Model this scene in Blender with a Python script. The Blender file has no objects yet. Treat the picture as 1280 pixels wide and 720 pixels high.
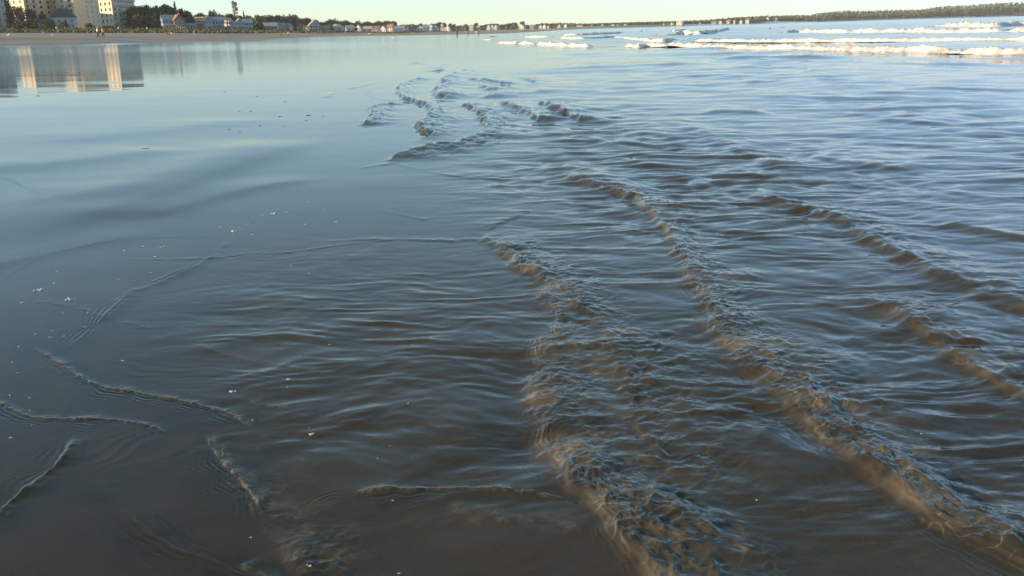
import bpy, math, random
import numpy as np
from mathutils import Vector, Matrix, Euler

rng = random.Random(7)
SC = bpy.context.scene
COL = SC.collection
R = math.radians

# ------------------------------------------------------------------ camera
EYE, FOC = 1.5, 1150.0                    # eye height in metres, focal length for a picture 1280 wide
PITCH, ROLL = R(15.66), R(-1.66)
cam_d = bpy.data.cameras.new('camera')
cam = bpy.data.objects.new('camera', cam_d)
COL.objects.link(cam)
CAM_ROT = Matrix.Rotation(R(90) - PITCH, 3, 'X') @ Matrix.Rotation(ROLL, 3, 'Z')
cam.matrix_world = Matrix.Translation((0, 0, EYE)) @ CAM_ROT.to_4x4()
cam_d.sensor_width = 36.0
cam_d.lens = 36.0 * FOC / 1280.0
cam_d.clip_start, cam_d.clip_end = 0.05, 30000
SC.camera = cam

def ray(px, py):
    v = CAM_ROT @ Vector(((px - 640) / FOC, (360 - py) / FOC, -1.0))
    return v / math.hypot(v.x, v.y)       # unit horizontal length

def at_range(px, py, r):                  # a point seen along a direction, r metres away over the ground
    v = ray(px, py)
    return Vector((v.x * r, v.y * r, EYE + v.z * r))

def on_level(px, py, z=0.0):
    v = ray(px, py)
    t = (z - EYE) / v.z
    return Vector((v.x * t, v.y * t, z))

def horizon_y(px):
    return 37.6 + .029 * (640 - px)

def azim(px):
    v = ray(px, horizon_y(px))
    return math.atan2(v.x, v.y)

def px_size(r):                           # metres per photo pixel at range r near the horizon
    return r / FOC * 0.985

# ------------------------------------------------------------------ noise
def _hash(ix, iy, seed):
    h = (ix.astype(np.int64) * 374761393 + iy.astype(np.int64) * 668265263 + seed * 974634777) & 0xffffffff
    h = ((h ^ (h >> 13)) * 1274126177) & 0xffffffff
    h = h ^ (h >> 16)
    return h.astype(np.float64) * (2 * math.pi / 4294967296.0)

def noise(x, y, seed=0):
    x = np.asarray(x, float); y = np.asarray(y, float)
    x0 = np.floor(x); y0 = np.floor(y)
    fx = x - x0; fy = y - y0
    u = fx * fx * fx * (fx * (fx * 6 - 15) + 10)
    v = fy * fy * fy * (fy * (fy * 6 - 15) + 10)
    def g(i, j):
        a = _hash(x0 + i, y0 + j, seed)
        return np.cos(a) * (fx - i) + np.sin(a) * (fy - j)
    a = g(0, 0) * (1 - u) + g(1, 0) * u
    b = g(0, 1) * (1 - u) + g(1, 1) * u
    return (a * (1 - v) + b * v) * 1.5

def smooth(a, b, x):
    t = np.clip((x - a) / (b - a), 0, 1)
    return t * t * (3 - 2 * t)

# ------------------------------------------------------------------ materials
def new_mat(name):
    m = bpy.data.materials.new(name)
    m.use_nodes = True
    return m, m.node_tree.nodes, m.node_tree.links, m.node_tree.nodes['Principled BSDF']

def mat(name, col, rough=0.8, var=0.25, scale=2.0, metallic=0.0):
    m, N, L, p = new_mat(name)
    tc = N.new('ShaderNodeTexCoord'); nz = N.new('ShaderNodeTexNoise')
    nz.inputs['Scale'].default_value = scale; nz.inputs['Detail'].default_value = 5
    L.new(tc.outputs['Object'], nz.inputs['Vector'])
    cr = N.new('ShaderNodeValToRGB')
    cr.color_ramp.elements[0].position = .3; cr.color_ramp.elements[1].position = .7
    cr.color_ramp.elements[0].color = tuple(c * (1 - var) for c in col) + (1,)
    cr.color_ramp.elements[1].color = tuple(min(1, c * (1 + var)) for c in col) + (1,)
    L.new(nz.outputs['Fac'], cr.inputs['Fac'])
    L.new(cr.outputs['Color'], p.inputs['Base Color'])
    p.inputs['Roughness'].default_value = rough
    p.inputs['Metallic'].default_value = metallic
    return m

_mc = {}
def colour(name, col, rough=.8, var=.2, scale=2.0):
    k = (name, col)
    if k not in _mc: _mc[k] = mat(name, col, rough, var, scale)
    return _mc[k]

# ------------------------------------------------------------------ object helpers
def mesh_obj(name, verts, faces, m=None, parent=None, smooth_shade=False, mats=None, fmat=None):
    me = bpy.data.meshes.new(name)
    me.from_pydata([tuple(v) for v in verts], [], faces)
    if mats:
        for q in mats: me.materials.append(q)
        me.polygons.foreach_set('material_index', fmat)
    elif m: me.materials.append(m)
    if smooth_shade: me.polygons.foreach_set('use_smooth', [True] * len(me.polygons))
    me.update()
    o = bpy.data.objects.new(name, me); COL.objects.link(o)
    if parent: o.parent = parent
    return o

def tag(o, label=None, cat=None, group=None, kind=None):
    if label: o['label'] = label
    if cat: o['category'] = cat
    if group: o['group'] = group
    if kind: o['kind'] = kind
    return o

def thing(name, label, cat, loc=(0, 0, 0), rz=0, group=None):
    o = bpy.data.objects.new(name, None); COL.objects.link(o)
    o.empty_display_size = .2
    o.location = loc; o.rotation_euler = (0, 0, rz)
    return tag(o, label, cat, group)

class MB:
    def __init__(s): s.v = []; s.f = []
    def add(s, vs, fs):
        n = len(s.v); s.v += [tuple(q) for q in vs]; s.f += [tuple(i + n for i in f) for f in fs]
        return s
    def box(s, x0, x1, y0, y1, z0, z1):
        return s.add([(x0, y0, z0), (x1, y0, z0), (x1, y1, z0), (x0, y1, z0), (x0, y0, z1), (x1, y0, z1), (x1, y1, z1), (x0, y1, z1)],
                     [(0, 3, 2, 1), (4, 5, 6, 7), (0, 1, 5, 4), (1, 2, 6, 5), (2, 3, 7, 6), (3, 0, 4, 7)])
    def prism(s, pts, z0, z1):
        n = len(pts)
        return s.add([(x, y, z0) for x, y in pts] + [(x, y, z1) for x, y in pts],
                     [tuple(range(n - 1, -1, -1)), tuple(range(n, 2 * n))] + [(i, (i + 1) % n, n + (i + 1) % n, n + i) for i in range(n)])
    def slab(s, a, b, c, d, t):             # a sloping plate, thickness t along its normal
        a, b, c, d = map(Vector, (a, b, c, d)); nn = (b - a).cross(d - a).normalized() * t
        return s.add([a, b, c, d, a + nn, b + nn, c + nn, d + nn],
                     [(0, 3, 2, 1), (4, 5, 6, 7), (0, 1, 5, 4), (1, 2, 6, 5), (2, 3, 7, 6), (3, 0, 4, 7)])
    def tube(s, p, q, r0, r1, k=6):
        p = Vector(p); q = Vector(q); d = (q - p).normalized()
        u = d.orthogonal().normalized(); w = d.cross(u)
        vs = []
        for c, r in ((p, r0), (q, r1)):
            for i in range(k):
                a = 2 * math.pi * i / k
                vs.append(c + (u * math.cos(a) + w * math.sin(a)) * r)
        return s.add(vs, [tuple(range(k - 1, -1, -1)), tuple(range(k, 2 * k))] + [(i, (i + 1) % k, k + (i + 1) % k, k + i) for i in range(k)])
    def ball(s, c, rx, ry, rz, n=8, m=6, zmin=-1.0):
        vs, fs = [], []
        for j in range(m + 1):
            t = math.asin(max(-1, zmin)) + (math.pi / 2 - math.asin(max(-1, zmin))) * j / m
            for i in range(n):
                a = 2 * math.pi * i / n
                vs.append((c[0] + rx * math.cos(t) * math.cos(a), c[1] + ry * math.cos(t) * math.sin(a), c[2] + rz * math.sin(t)))
        for j in range(m):
            for i in range(n):
                fs.append((j * n + i, j * n + (i + 1) % n, (j + 1) * n + (i + 1) % n, (j + 1) * n + i))
        return s.add(vs, fs)
    def build(s, name, m, parent=None, sm=False):
        return mesh_obj(name, s.v, s.f, m, parent, sm)

# ------------------------------------------------------------------ the lie of the land
# per direction: (range, photo row) pairs give heights; ('z', range, height) gives them outright
COLS = [
 (-60, [(150, 60.7), (166, 52.5), (175, 47.5), (300, 43.5), (480, 42.2), (570, 37.6)]),
 (0,   [(150, 59.0), (166, 51.0), (175, 46.0), (300, 42.5), (480, 41.0), (570, 36.5)]),
 (100, [(154, 58.0), (166, 50.5), (174, 47.0), (300, 42.8), (480, 41.0), (570, 36.3)]),
 (200, [(165, 55.0), (190, 50.0), (215, 47.0), (240, 45.3), (330, 42.3), (480, 41.0), (570, 37.0)]),
 (300, [(180, 52.6), (230, 49.8), (300, 47.2), (340, 46.2), (430, 42.6), (500, 41.4), (580, 38.0)]),
 (400, [(230, 49.5), (380, 46.2), (430, 45.0), (520, 42.8), (640, 41.6), (740, 39.5)]),
 (500, [('z', 200, .22), (450, 44.6), (700, 42.9), (900, 42.1), (1000, 41.6), (1100, 39.6)]),
 (570, [('z', 200, .05), (400, 43.6), (900, 41.2), (1200, 40.4), (1300, 39.0)]),
 (620, [('z', 200, -.4), ('z', 420, .04), ('z', 1000, .25), (1400, 38.0), (1500, 37.2)]),
 (670, [('z', 200, -.8), ('z', 560, .04), ('z', 1500, .6), (1600, 36.3)]),
 (730, [('z', 200, -1), ('z', 800, -.5), ('z', 1230, .04), ('z', 1300, 1.2), ('z', 1400, 4)]),
 (850, [('z', 200, -1.5), ('z', 1100, -1), ('z', 1290, .04), ('z', 1310, 1.5), ('z', 1400, 4)]),
 (950, [('z', 200, -1.5), ('z', 1300, -1), ('z', 1490, .04), ('z', 1510, 1.5), ('z', 1600, 4)]),
 (1040, [('z', 200, -1.5), ('z', 1900, -1), ('z', 2090, .04), ('z', 2115, 2.0), ('z', 2200, 4)]),
 (1280, [('z', 200, -1.5), ('z', 2300, -1), ('z', 2590, .04), ('z', 2625, 4.0), ('z', 2700, 6)]),
 (1400, [('z', 200, -1.5), ('z', 2300, -1), ('z', 2590, .04), ('z', 2625, 4.0), ('z', 2700, 6)]),
]
FILM = [(-60, 150), (0, 150), (100, 154), (200, 165), (260, 171), (320, 182), (360, 260), (400, 380), (500, 440), (570, 400), (620, 420), (670, 560), (730, 1235), (850, 1295), (950, 1495), (1040, 2095), (1280, 2595), (1400, 2595)]
GRASS = [(-60, 470), (0, 470), (100, 470), (200, 450), (300, 470), (400, 600), (500, 960), (570, 1190), (620, 1390), (670, 1560), (730, 1320), (850, 1312), (950, 1512), (1040, 2118), (1280, 2615), (1400, 2615)]
COL_PHI = np.array([azim(c[0]) for c in COLS])
FILM_R = np.array([f[1] for f in FILM], float); FILM_PHI = np.array([azim(f[0]) for f in FILM])
GRASS_R = np.array([f[1] for f in GRASS], float)
LR = np.linspace(math.log(100), math.log(9000), 500)
TAB = []
for px, pts in COLS:
    rr, zz = [], []
    for p in pts:
        if p[0] == 'z': rr.append(p[1]); zz.append(p[2])
        else: rr.append(p[0]); zz.append(at_range(px, p[1], p[0]).z)
    rr.append(rr[-1] * 2); zz.append(zz[-1] + 6)
    TAB.append(np.interp(np.exp(LR), rr, zz))
TAB = np.array(TAB)

def near_z(X, Y):
    soft = np.where(X < 0, np.maximum(-X - 6, 0) * .012 + np.minimum(-X, 6) * .006, -np.minimum(X, 12) * .010 - np.clip(X - 12, 0, 110) * .012)
    return soft - .012 - .05 * smooth(-1.2, .8, X)

def ground_z(X, Y):
    X = np.asarray(X, float); Y = np.asarray(Y, float)
    r = np.hypot(X, Y) + 1e-6; phi = np.arctan2(X, Y)
    i = np.clip(np.searchsorted(COL_PHI, phi) - 1, 0, len(COL_PHI) - 2)
    t = np.clip((phi - COL_PHI[i]) / (COL_PHI[i + 1] - COL_PHI[i]), 0, 1)
    u = np.clip((np.log(r) - LR[0]) / (LR[1] - LR[0]), 0, len(LR) - 1.001)
    j = u.astype(int); w = u - j
    f = (TAB[i, j] * (1 - w) + TAB[i, j + 1] * w) * (1 - t) + (TAB[i + 1, j] * (1 - w) + TAB[i + 1, j + 1] * w) * t
    b = smooth(90, 150, r)
    return near_z(X, Y) * (1 - b) + f * b

def gz(x, y): return float(ground_z(np.array([x]), np.array([y]))[0])
def film_r(phi): return np.interp(phi, FILM_PHI, FILM_R)
def grass_r(phi): return np.interp(phi, COL_PHI, GRASS_R)

# ------------------------------------------------------------------ polar sheets
def polar(r_list, dense, dense_n, coarse_n):
    a = np.linspace(-dense, dense, dense_n)
    b = np.linspace(dense, 2 * math.pi - dense, coarse_n + 2)[1:-1]
    phi = np.concatenate([a, b]); r = np.array(r_list)
    P, Q = np.meshgrid(phi, r)
    return Q * np.sin(P), Q * np.cos(P), len(phi), len(r), P, Q

def sheet(name, X, Y, Z, nphi, nr, m, attrs):
    n = X.size
    co = np.stack([X.ravel(), Y.ravel(), Z.ravel()], 1).astype(np.float32)
    i = np.arange(nr - 1)[:, None]; j = np.arange(nphi)[None, :]; k = (j + 1) % nphi
    q = np.stack([i * nphi + j, i * nphi + k, (i + 1) * nphi + k, (i + 1) * nphi + j], -1)
    q = q.reshape(-1, 4).astype(np.int32)
    me = bpy.data.meshes.new(name)
    me.vertices.add(n); me.vertices.foreach_set('co', co.ravel())
    me.loops.add(q.size); me.loops.foreach_set('vertex_index', q.ravel())
    me.polygons.add(len(q))
    me.polygons.foreach_set('loop_start', np.arange(0, q.size, 4, dtype=np.int32))
    me.update(calc_edges=True)
    me.polygons.foreach_set('use_smooth', np.ones(len(q), bool))
    for nm, val in attrs.items():
        at = me.attributes.new(nm, 'FLOAT', 'POINT')
        at.data.foreach_set('value', np.asarray(val, np.float32).ravel())
    me.materials.append(m); me.update()
    o = bpy.data.objects.new(name, me); COL.objects.link(o)
    return o

def rows(r0, r1, dth, log_step, rmin):
    out = [rmin]
    while out[-1] < r0: out.append(out[-1] * 1.05)
    r = out[-1]
    while r < r1:
        r += min(dth * (r * r + EYE * EYE) / EYE, max(log_step * r, 1e-3) if r > 8 else 1e9)
        out.append(r)
    while r < 3350:
        r *= 1.035; out.append(r)
    return out

# ------------------------------------------------------------------ water surface
WROWS = rows(1.9, 420, .00064, .0092, .4)
X, Y, NP_, NR_, PHI, RR = polar(WROWS, R(34.5), 1500, 90)
rl = np.array(WROWS); SPC = np.broadcast_to(np.gradient(rl)[:, None], X.shape)
G0 = ground_z(X, Y)
H = np.zeros_like(X); TURB_CAUSTIC = np.zeros_like(X)

def spline(pts, n=8):
    p = [np.array(q, float) for q in pts]
    p = [2 * p[0] - p[1]] + p + [2 * p[-1] - p[-2]]
    out = []
    for i in range(1, len(p) - 2):
        for t in np.linspace(0, 1, n, endpoint=False):
            out.append(.5 * (2 * p[i] + (p[i + 1] - p[i - 1]) * t + (2 * p[i - 1] - 5 * p[i] + 4 * p[i + 1] - p[i + 2]) * t * t + (3 * p[i] - p[i - 1] - 3 * p[i + 1] + p[i + 2]) * t ** 3))
    out.append(p[-2])
    return np.array(out)

def trace(pts, n=6):                       # photo positions -> metres on the water
    return spline([tuple(on_level(a, b)[:2]) for a, b in pts], n)

def signed(poly, pad):
    """signed distance (positive on the left of the walking direction), position along 0..1, index of the vertices within pad"""
    lo = poly.min(0) - pad; hi = poly.max(0) + pad
    idx = np.nonzero(((X > lo[0]) & (X < hi[0]) & (Y > lo[1]) & (Y < hi[1])).ravel())[0]
    x = X.ravel()[idx]; y = Y.ravel()[idx]
    best = np.full(len(idx), 1e9); sg = np.ones(len(idx)); along = np.zeros(len(idx))
    seg = np.linalg.norm(np.diff(poly, axis=0), axis=1); cum = np.concatenate([[0], np.cumsum(seg)])
    for i in range(len(seg)):
        a = poly[i]; d = (poly[i + 1] - a) / max(seg[i], 1e-9)
        dx = x - a[0]; dy = y - a[1]
        raw = dx * d[0] + dy * d[1]
        t = np.clip(raw, 0, seg[i])
        ds = np.hypot(dx - t * d[0], dy - t * d[1])
        m = ds < best
        best[m] = ds[m]; sg[m] = np.where(dx * d[1] - dy * d[0] >= 0, -1, 1)[m]
        along[m] = ((cum[i] + t) / cum[-1])[m]
    return best * sg, along, idx, cum[-1]

def ridge(pts, amp, wf, wb, chop=0., wt=None, capill=0., lam=.04, turb_caustic=.0, ends=(.12, .12), seed=1, wob=.25, chop_l=.07, side=1, steady=.12):
    """a little bore: front slope wf on the side the wave runs to, long back wb, chopped water of width wt behind"""
    poly = trace(pts)
    wt = wt or wb
    s, t, idx, ln = signed(poly, max(wb, wt) * 3.2)
    s = s * side
    x = X.ravel()[idx]; y = Y.ravel()[idx]
    s = s + wob * wf * 2 * noise(x / (wf * 5), y / (wf * 5), seed + 50) + wob * wf * noise(x / (wf * 1.7), y / (wf * 1.7), seed + 51)
    env = smooth(0, ends[0], t) * smooth(0, ends[1], 1 - t) if ends else np.ones_like(t)
    mod = np.clip(.62 + .75 * noise(t * ln / (wb * 5), seed * 3.1 + 0 * t, seed + 9) + .35 * noise(t * ln / (wb * 1.5), seed * 1.3 + 0 * t, seed + 10), steady, 1.5)
    s = s / np.clip(1 + .6 * noise(t * ln / (wb * 4), seed * 2.3 + 0 * t, seed + 11), .55, 1.6)
    h = np.where(s < 0, np.exp(-(s / wf) ** 2), np.exp(-(np.abs(s) / wb) ** 1.4))
    d = amp * h * env * mod
    if capill:
        d = d + capill * np.cos(2 * math.pi * s / lam) * np.exp(-np.abs(s + lam) / (lam * 2.2)) * (s < lam) * env * (.6 + .8 * noise(x * 2, y * 2, seed + 3))
    if chop:
        e = np.where(s < 0, np.exp(-(s / wf) ** 2), np.exp(-(s / wt) ** 2)) * env
        c = 0
        for k, (l, a) in enumerate(((chop_l * .8, .9), (chop_l * 1.7, 1.1), (chop_l * .42, .42))):
            q = noise(t * ln / l * .45 + k, s / l * .9 + .25 * t * ln / l, seed + 20 + k) * .6 + .6 * noise(x / l * .55, y / l * .9, seed + 26 + k)
            c = c + a * (.36 - np.abs(q))
        d = d + 1.0 * chop * c * e * np.clip(mod, .3, 1.2)
    H.ravel()[idx] += d
    if turb_caustic:
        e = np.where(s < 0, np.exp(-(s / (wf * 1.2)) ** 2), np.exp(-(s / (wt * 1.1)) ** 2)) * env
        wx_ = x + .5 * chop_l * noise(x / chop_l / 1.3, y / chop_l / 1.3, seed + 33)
        caustic_net = np.maximum(0, 1 - np.abs(noise(wx_ / chop_l / 1.1, y / chop_l / 1.1, seed + 34)) / .10)  # caustic light net, painted into the water colour as bright tan lines
        cl = .24 + .55 * noise(x / (wt * .9), y / (wt * .9), seed + 31) + .35 * noise(x / (wt * .3), y / (wt * .3), seed + 32) + .8 * caustic_net * smooth(-.2, .3, noise(x / wt, y / wt, seed + 35))
        TURB_CAUSTIC.ravel()[idx] = np.maximum(TURB_CAUSTIC.ravel()[idx], turb_caustic * .9 * e * np.clip(cl, .05, 1.2))

# where the water is ruffled: right of this line
EDGE = trace([(700, 50), (690, 72), (650, 108), (620, 150), (620, 190), (560, 225), (610, 292), (430, 300), (345, 340), (270, 420), (320, 500), (345, 560), (370, 620), (400, 720), (410, 900)], 8)
sd, _, idx, _ = signed(EDGE, 400.)
AMP = np.where(X > 0, 1., 0.).ravel()
w = np.clip(.22 + .14 * (np.hypot(X.ravel()[idx], Y.ravel()[idx]) - 2), .2, 4)
AMP[idx] = np.clip(.5 + sd / (2 * w), 0, 1)
AMP = AMP.reshape(X.shape); AMP = AMP * AMP * (3 - 2 * AMP)
calm = smooth(2.4, 3.4, RR)                # shallower, calmer right at the photographer's feet
patch = .75 + .9 * noise(X / (2 + RR * .12), Y / (3 + RR * .2), 77)
warpx = X + .12 * noise(X / .6, Y / .6, 5); warpy = Y + .16 * noise(X / .9, Y / .5, 6)
for k, (lam, st, el) in enumerate(((.045, .10, 1.6), (.07, .16, 1.8), (.115, .20, 2.0), (.2, .17, 2.0), (.38, .115, 1.5), (.75, .072, 1.2), (1.6, .046, 1.1), (3.4, .036, 1.2), (8., .03, 1.5), (19., .03, 1.8))):
    res = smooth(1.6, 3.4, lam / SPC)
    if lam <= .22:
        th = .10 * noise(X / 2.5, Y / 2.5, 40 + k)
    else: th = -.06
    xr = warpx * np.cos(th) + warpy * np.sin(th); yr = warpy * np.cos(th) - warpx * np.sin(th)
    q = noise(xr / (lam * el), yr / lam, 100 + k)
    q = q + .6 * (np.abs(noise(xr / (lam * el) + 7, yr / lam + 3, 140 + k)) * -1 + .25)
    near = 1.0
    if lam >= 3: near = smooth(10, 45, Y)
    elif lam >= .8: near = smooth(5, 16, Y)
    elif lam >= .4: near = .35 + .65 * smooth(4, 9, Y)
    a = AMP * (calm * .85 + .15) if lam < .3 else AMP * calm
    a = a * (1 - .42 * (1 - smooth(-.6, .9, X)) * (1 - smooth(6, 10, Y)))
    H += q * st * lam * .36 * a * near * np.clip(patch, .25, 1.5) * res

# fine run of arcs on the thin sheet of water, centre left
pc = on_level(640, 250)
for (cx, cy), lam, a0, (bx, by), (sx, sy) in (((700, 170), .13, .0024, (520, 385), (.75, .8)), ((700, 170), .085, .0009, (420, 400), (.7, .7)), ((560, 640), .05, .0006, (180, 560), (.3, .25)), ((700, 250), .06, .0007, (260, 470), (.45, .3))):
    c = on_level(cx, cy); b = on_level(bx, by)
    d = np.hypot((X - c.x) * .8, Y - c.y) + .10 * noise(X / .5, Y / .5, 61) + .03 * noise(X / .17, Y / .17, 62)
    e = np.exp(-((X - b.x) / sx) ** 2 - ((Y - b.y) / sy) ** 2)
    q = np.cos(2 * math.pi * d / lam)
    H += a0 * (q + .35 * q * q) * e * (.55 + 1.1 * noise(X / .35, Y / .22, 63))
# drops' rings
for (cx, cy), a0, lam, rad in (((478, 574), .00035, .018, .07), ((415, 632), .0005, .022, .10), ((85, 372), .0004, .02, .05), ((440, 574), .0002, .018, .05)):
    c = on_level(cx, cy); d = np.hypot(X - c.x, Y - c.y) + .012 * noise(X / .09, Y / .09, 66)
    H += a0 * np.clip(.5 + 1.5 * noise(X / .12 + cx, Y / .12, 67), 0, 1.4) * np.cos(2 * math.pi * d / lam) * np.exp(-((d - rad * .7) / (rad * .45)) ** 2)

# low swells of the wet flat on the left (slow bends of the reflection)
for pts, amp, wd in (([(-60, 312), (60, 285), (180, 248), (300, 205), (400, 172)], .026, .55),
                     ([(-60, 262), (80, 248), (200, 222), (330, 172)], .026, .8),
                     ([(150, 282), (260, 250), (340, 232), (420, 222)], .013, .32), ([(-60, 218), (80, 206), (220, 186)], .020, .8), ([(-40, 345), (80, 314), (200, 290)], .006, .22), ([(20, 184), (180, 168), (330, 148)], .018, 1.0),
                     ([(-60, 148), (40, 136), (110, 124), (200, 108)], .014, 1.4), ([(20, 150), (150, 132), (260, 112)], .014, 1.4)):
    poly = trace(pts); s, t, idx, ln = signed(poly, wd * 3)
    H.ravel()[idx] += amp * np.where(s < 0, np.exp(-(s / (wd * .8)) ** 2), np.exp(-(s / (wd * 1.5)) ** 2)) * smooth(0, .2, t) * smooth(0, .25, 1 - t)
H += (1 - AMP) * (.006 * noise(X / 5, Y / 2.2, 70) + .0016 * noise(X / 1.6, Y / .7, 71) * smooth(2, 6, RR) + .010 * noise(X / 24, Y / 11, 72) * smooth(15, 50, RR))
H += (1 - AMP) * (.006 * noise(X / 3.2, Y / 1.0, 73) + .0035 * noise(X / 1.3, Y / .5, 76)) * smooth(24, 60, RR) * .8
H += (1 - AMP) * .00028 * noise(X / .10, Y / .035, 74) * smooth(2.5, 6, RR) * (SPC < .03)

# the bores and lines traced from the photograph
ridge([(690, 212), (740, 230), (790, 245), (815, 262), (835, 290), (855, 322), (880, 362), (900, 400), (930, 440), (975, 482), (1020, 522), (1060, 560), (1120, 610), (1190, 655), (1290, 712), (1400, 780)], .033, .07, .24, chop=.011, wt=.28, capill=.0022, lam=.035, turb_caustic=.95, ends=(.15, .02), steady=.85, seed=1, chop_l=.055)
ridge([(945, 452), (985, 480), (1030, 515), (1075, 555), (1140, 602), (1210, 650), (1300, 700)], .016, .05, .12, chop=.009, wt=.14, turb_caustic=.5, seed=2)
ridge([(600, 288), (630, 312), (660, 338), (690, 370), (700, 400), (688, 440), (682, 480), (692, 520), (692, 560), (704, 600), (742, 630), (782, 662), (812, 702), (835, 760)], .022, .06, .20, chop=.013, wt=.3, capill=.0018, lam=.03, turb_caustic=.9, ends=(.1, .02), steady=.6, seed=3, wob=.5)
ridge([(642, 318), (690, 350), (730, 388), (775, 440), (800, 520), (850, 590), (880, 660)], .008, .05, .2, chop=.010, wt=.3, turb_caustic=.4, seed=4, wob=.6)
ridge([(600, 294), (640, 318), (672, 342), (702, 366), (722, 392)], .006, .018, .03, capill=.002, lam=.03, seed=5)
ridge([(720, 520), (735, 560), (760, 600), (830, 650), (880, 720)], .010, .05, .10, chop=.012, wt=.15, turb_caustic=.6, seed=6, wob=.7)
ridge([(880, 226), (960, 250), (1010, 263), (1050, 275), (1085, 297), (1130, 322), (1180, 342), (1230, 362), (1300, 392)], .034, .10, .30, chop=.012, wt=.28, turb_caustic=.45, ends=(.25, .02), steady=.6, seed=7, chop_l=.1)
ridge([(1070, 355), (1100, 374), (1135, 397), (1172, 422), (1220, 456), (1300, 506)], .034, .08, .22, chop=.010, wt=.2, turb_caustic=.6, ends=(.3, .02), steady=.6, seed=8)
ridge([(1150, 380), (1200, 410), (1250, 440), (1310, 470)], .016, .07, .16, chop=.006, turb_caustic=.3, seed=9)
ridge([(820, 148), (880, 165), (930, 190), (980, 208), (1020, 221)], .045, .18, .5, chop=.012, turb_caustic=.35, seed=10, chop_l=.16)
ridge([(1000, 190), (1060, 203), (1130, 215)], .03, .2, .5, chop=.008, turb_caustic=.25, seed=11, chop_l=.2)
ridge([(1160, 330), (1230, 350), (1300, 372)], .02, .1, .25, turb_caustic=.2, seed=12)
ridge([(1180, 280), (1240, 292), (1300, 300)], .03, .15, .4, turb_caustic=.25, seed=13)
ridge([(1060, 262), (1130, 300), (1180, 330)], .012, .08, .2, chop=.006, seed=14)
Z1 = lambda L: [(400 + a / 2.909, 60 + b / 2.909) for a, b in L]
ridge(Z1([(385, 112), (330, 125), (292, 145), (300, 185), (350, 200), (390, 215), (412, 240), (378, 275), (370, 300), (410, 318), (395, 330), (310, 350)]), 0.0720, 0.07, 0.4, chop=.034, wt=.5, turb_caustic=.95, steady=.95, wob=.6, ends=(.05, .1), seed=15, chop_l=.14)
ridge(Z1([(525, 85), (460, 120), (475, 135), (435, 150), (455, 195)]), 0.1080, 0.1, 0.55, chop=.034, turb_caustic=.95, steady=.95, wob=.6, ends=(.05, .1), seed=16, chop_l=.2)
ridge(Z1([(520, 208), (565, 225), (600, 250), (612, 290), (590, 320), (510, 350), (430, 365), (350, 380), (285, 405), (262, 425)]), 0.0660, 0.06, 0.35, chop=.034, wt=.5, turb_caustic=.95, steady=.95, wob=.6, ends=(.05, .1), seed=17, chop_l=.14)
ridge(Z1([(150, 447), (265, 425), (330, 440), (430, 458), (560, 475), (640, 490), (690, 515)]), .008, .04, .10, capill=.003, lam=.06, seed=18)
ridge(Z1([(140, 448), (180, 436), (262, 424), (330, 398), (400, 372)]), .006, .03, .07, chop=.003, seed=19)
ridge(Z1([(275, 205), (200, 222), (205, 250), (158, 292)]), 0.0600, 0.07, 0.3, chop=.034, turb_caustic=.9, steady=.95, wob=.6, ends=(.05, .1), seed=20)
ridge(Z1([(620, 108), (590, 140), (650, 165), (588, 188)]), 0.0900, 0.12, 0.5, chop=.034, turb_caustic=.9, steady=.6, ends=(.05, .1), seed=21)
ridge(Z1([(545, 118), (620, 127), (720, 132)]), 0.06, 0.12, 0.4, turb_caustic=.3, steady=.6, ends=(.05, .1), seed=22, side=1)
ridge(Z1([(655, 200), (700, 215), (760, 235), (805, 270)]), 0.0600, 0.08, 0.3, chop=.034, turb_caustic=.9, steady=.95, wob=.6, ends=(.05, .1), seed=23)
ridge(Z1([(800, 200), (870, 225), (910, 245), (960, 270)]), 0.0600, 0.08, 0.3, chop=.034, turb_caustic=.9, steady=.95, wob=.6, ends=(.05, .1), seed=24)
ridge(Z1([(720, 105), (790, 130), (800, 165)]), 0.06, 0.12, 0.4, turb_caustic=.2, steady=.6, ends=(.05, .1), seed=25)
ridge(Z1([(30, 190), (42, 172), (78, 164)]), 0.03, 0.07, 0.2, seed=26, ends=(.3, .3))
ridge(Z1([(118, 155), (135, 148), (225, 125)]), 0.03, 0.08, 0.2, seed=27)
ridge(Z1([(175, 160), (195, 185), (285, 198)]), 0.025, 0.06, 0.2, seed=28)
ridge(Z1([(325, 68), (360, 58), (380, 66)]), 0.07, 0.15, 0.4, seed=29)
ridge(Z1([(412, 92), (440, 84), (430, 68), (500, 66)]), 0.08, 0.15, 0.5, seed=30)
ridge(Z1([(605, 668), (640, 640), (700, 620), (770, 590)]), .008, .03, .12, chop=.005, seed=31, turb_caustic=.2)
ridge(Z1([(820, 435), (900, 445), (960, 452)]), .015, .06, .3, turb_caustic=.2, seed=32)
ridge(Z1([(190, 590), (250, 602), (320, 615), (400, 628)]), .004, .02, .05, capill=.001, lam=.04, seed=33)
for j, (x0, y0, x1, y1) in enumerate(((880, 72, 1060, 73), (990, 76, 1280, 84), (870, 141, 960, 139), (1100, 112, 1280, 116), (820, 96, 950, 92), (1080, 150, 1200, 154), (700, 88, 900, 80))):
    ridge([(x0, y0), ((x0 + x1) / 2, (y0 + y1) / 2 + rng.uniform(-2, 2)), (x1, y1)], .05 if y0 > 90 else .13, .4 if y0 > 90 else .9, 1.0 if y0 > 90 else 2.0, chop=.02, turb_caustic=.1, seed=34 + j, chop_l=.5, ends=(.3, .3))
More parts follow.
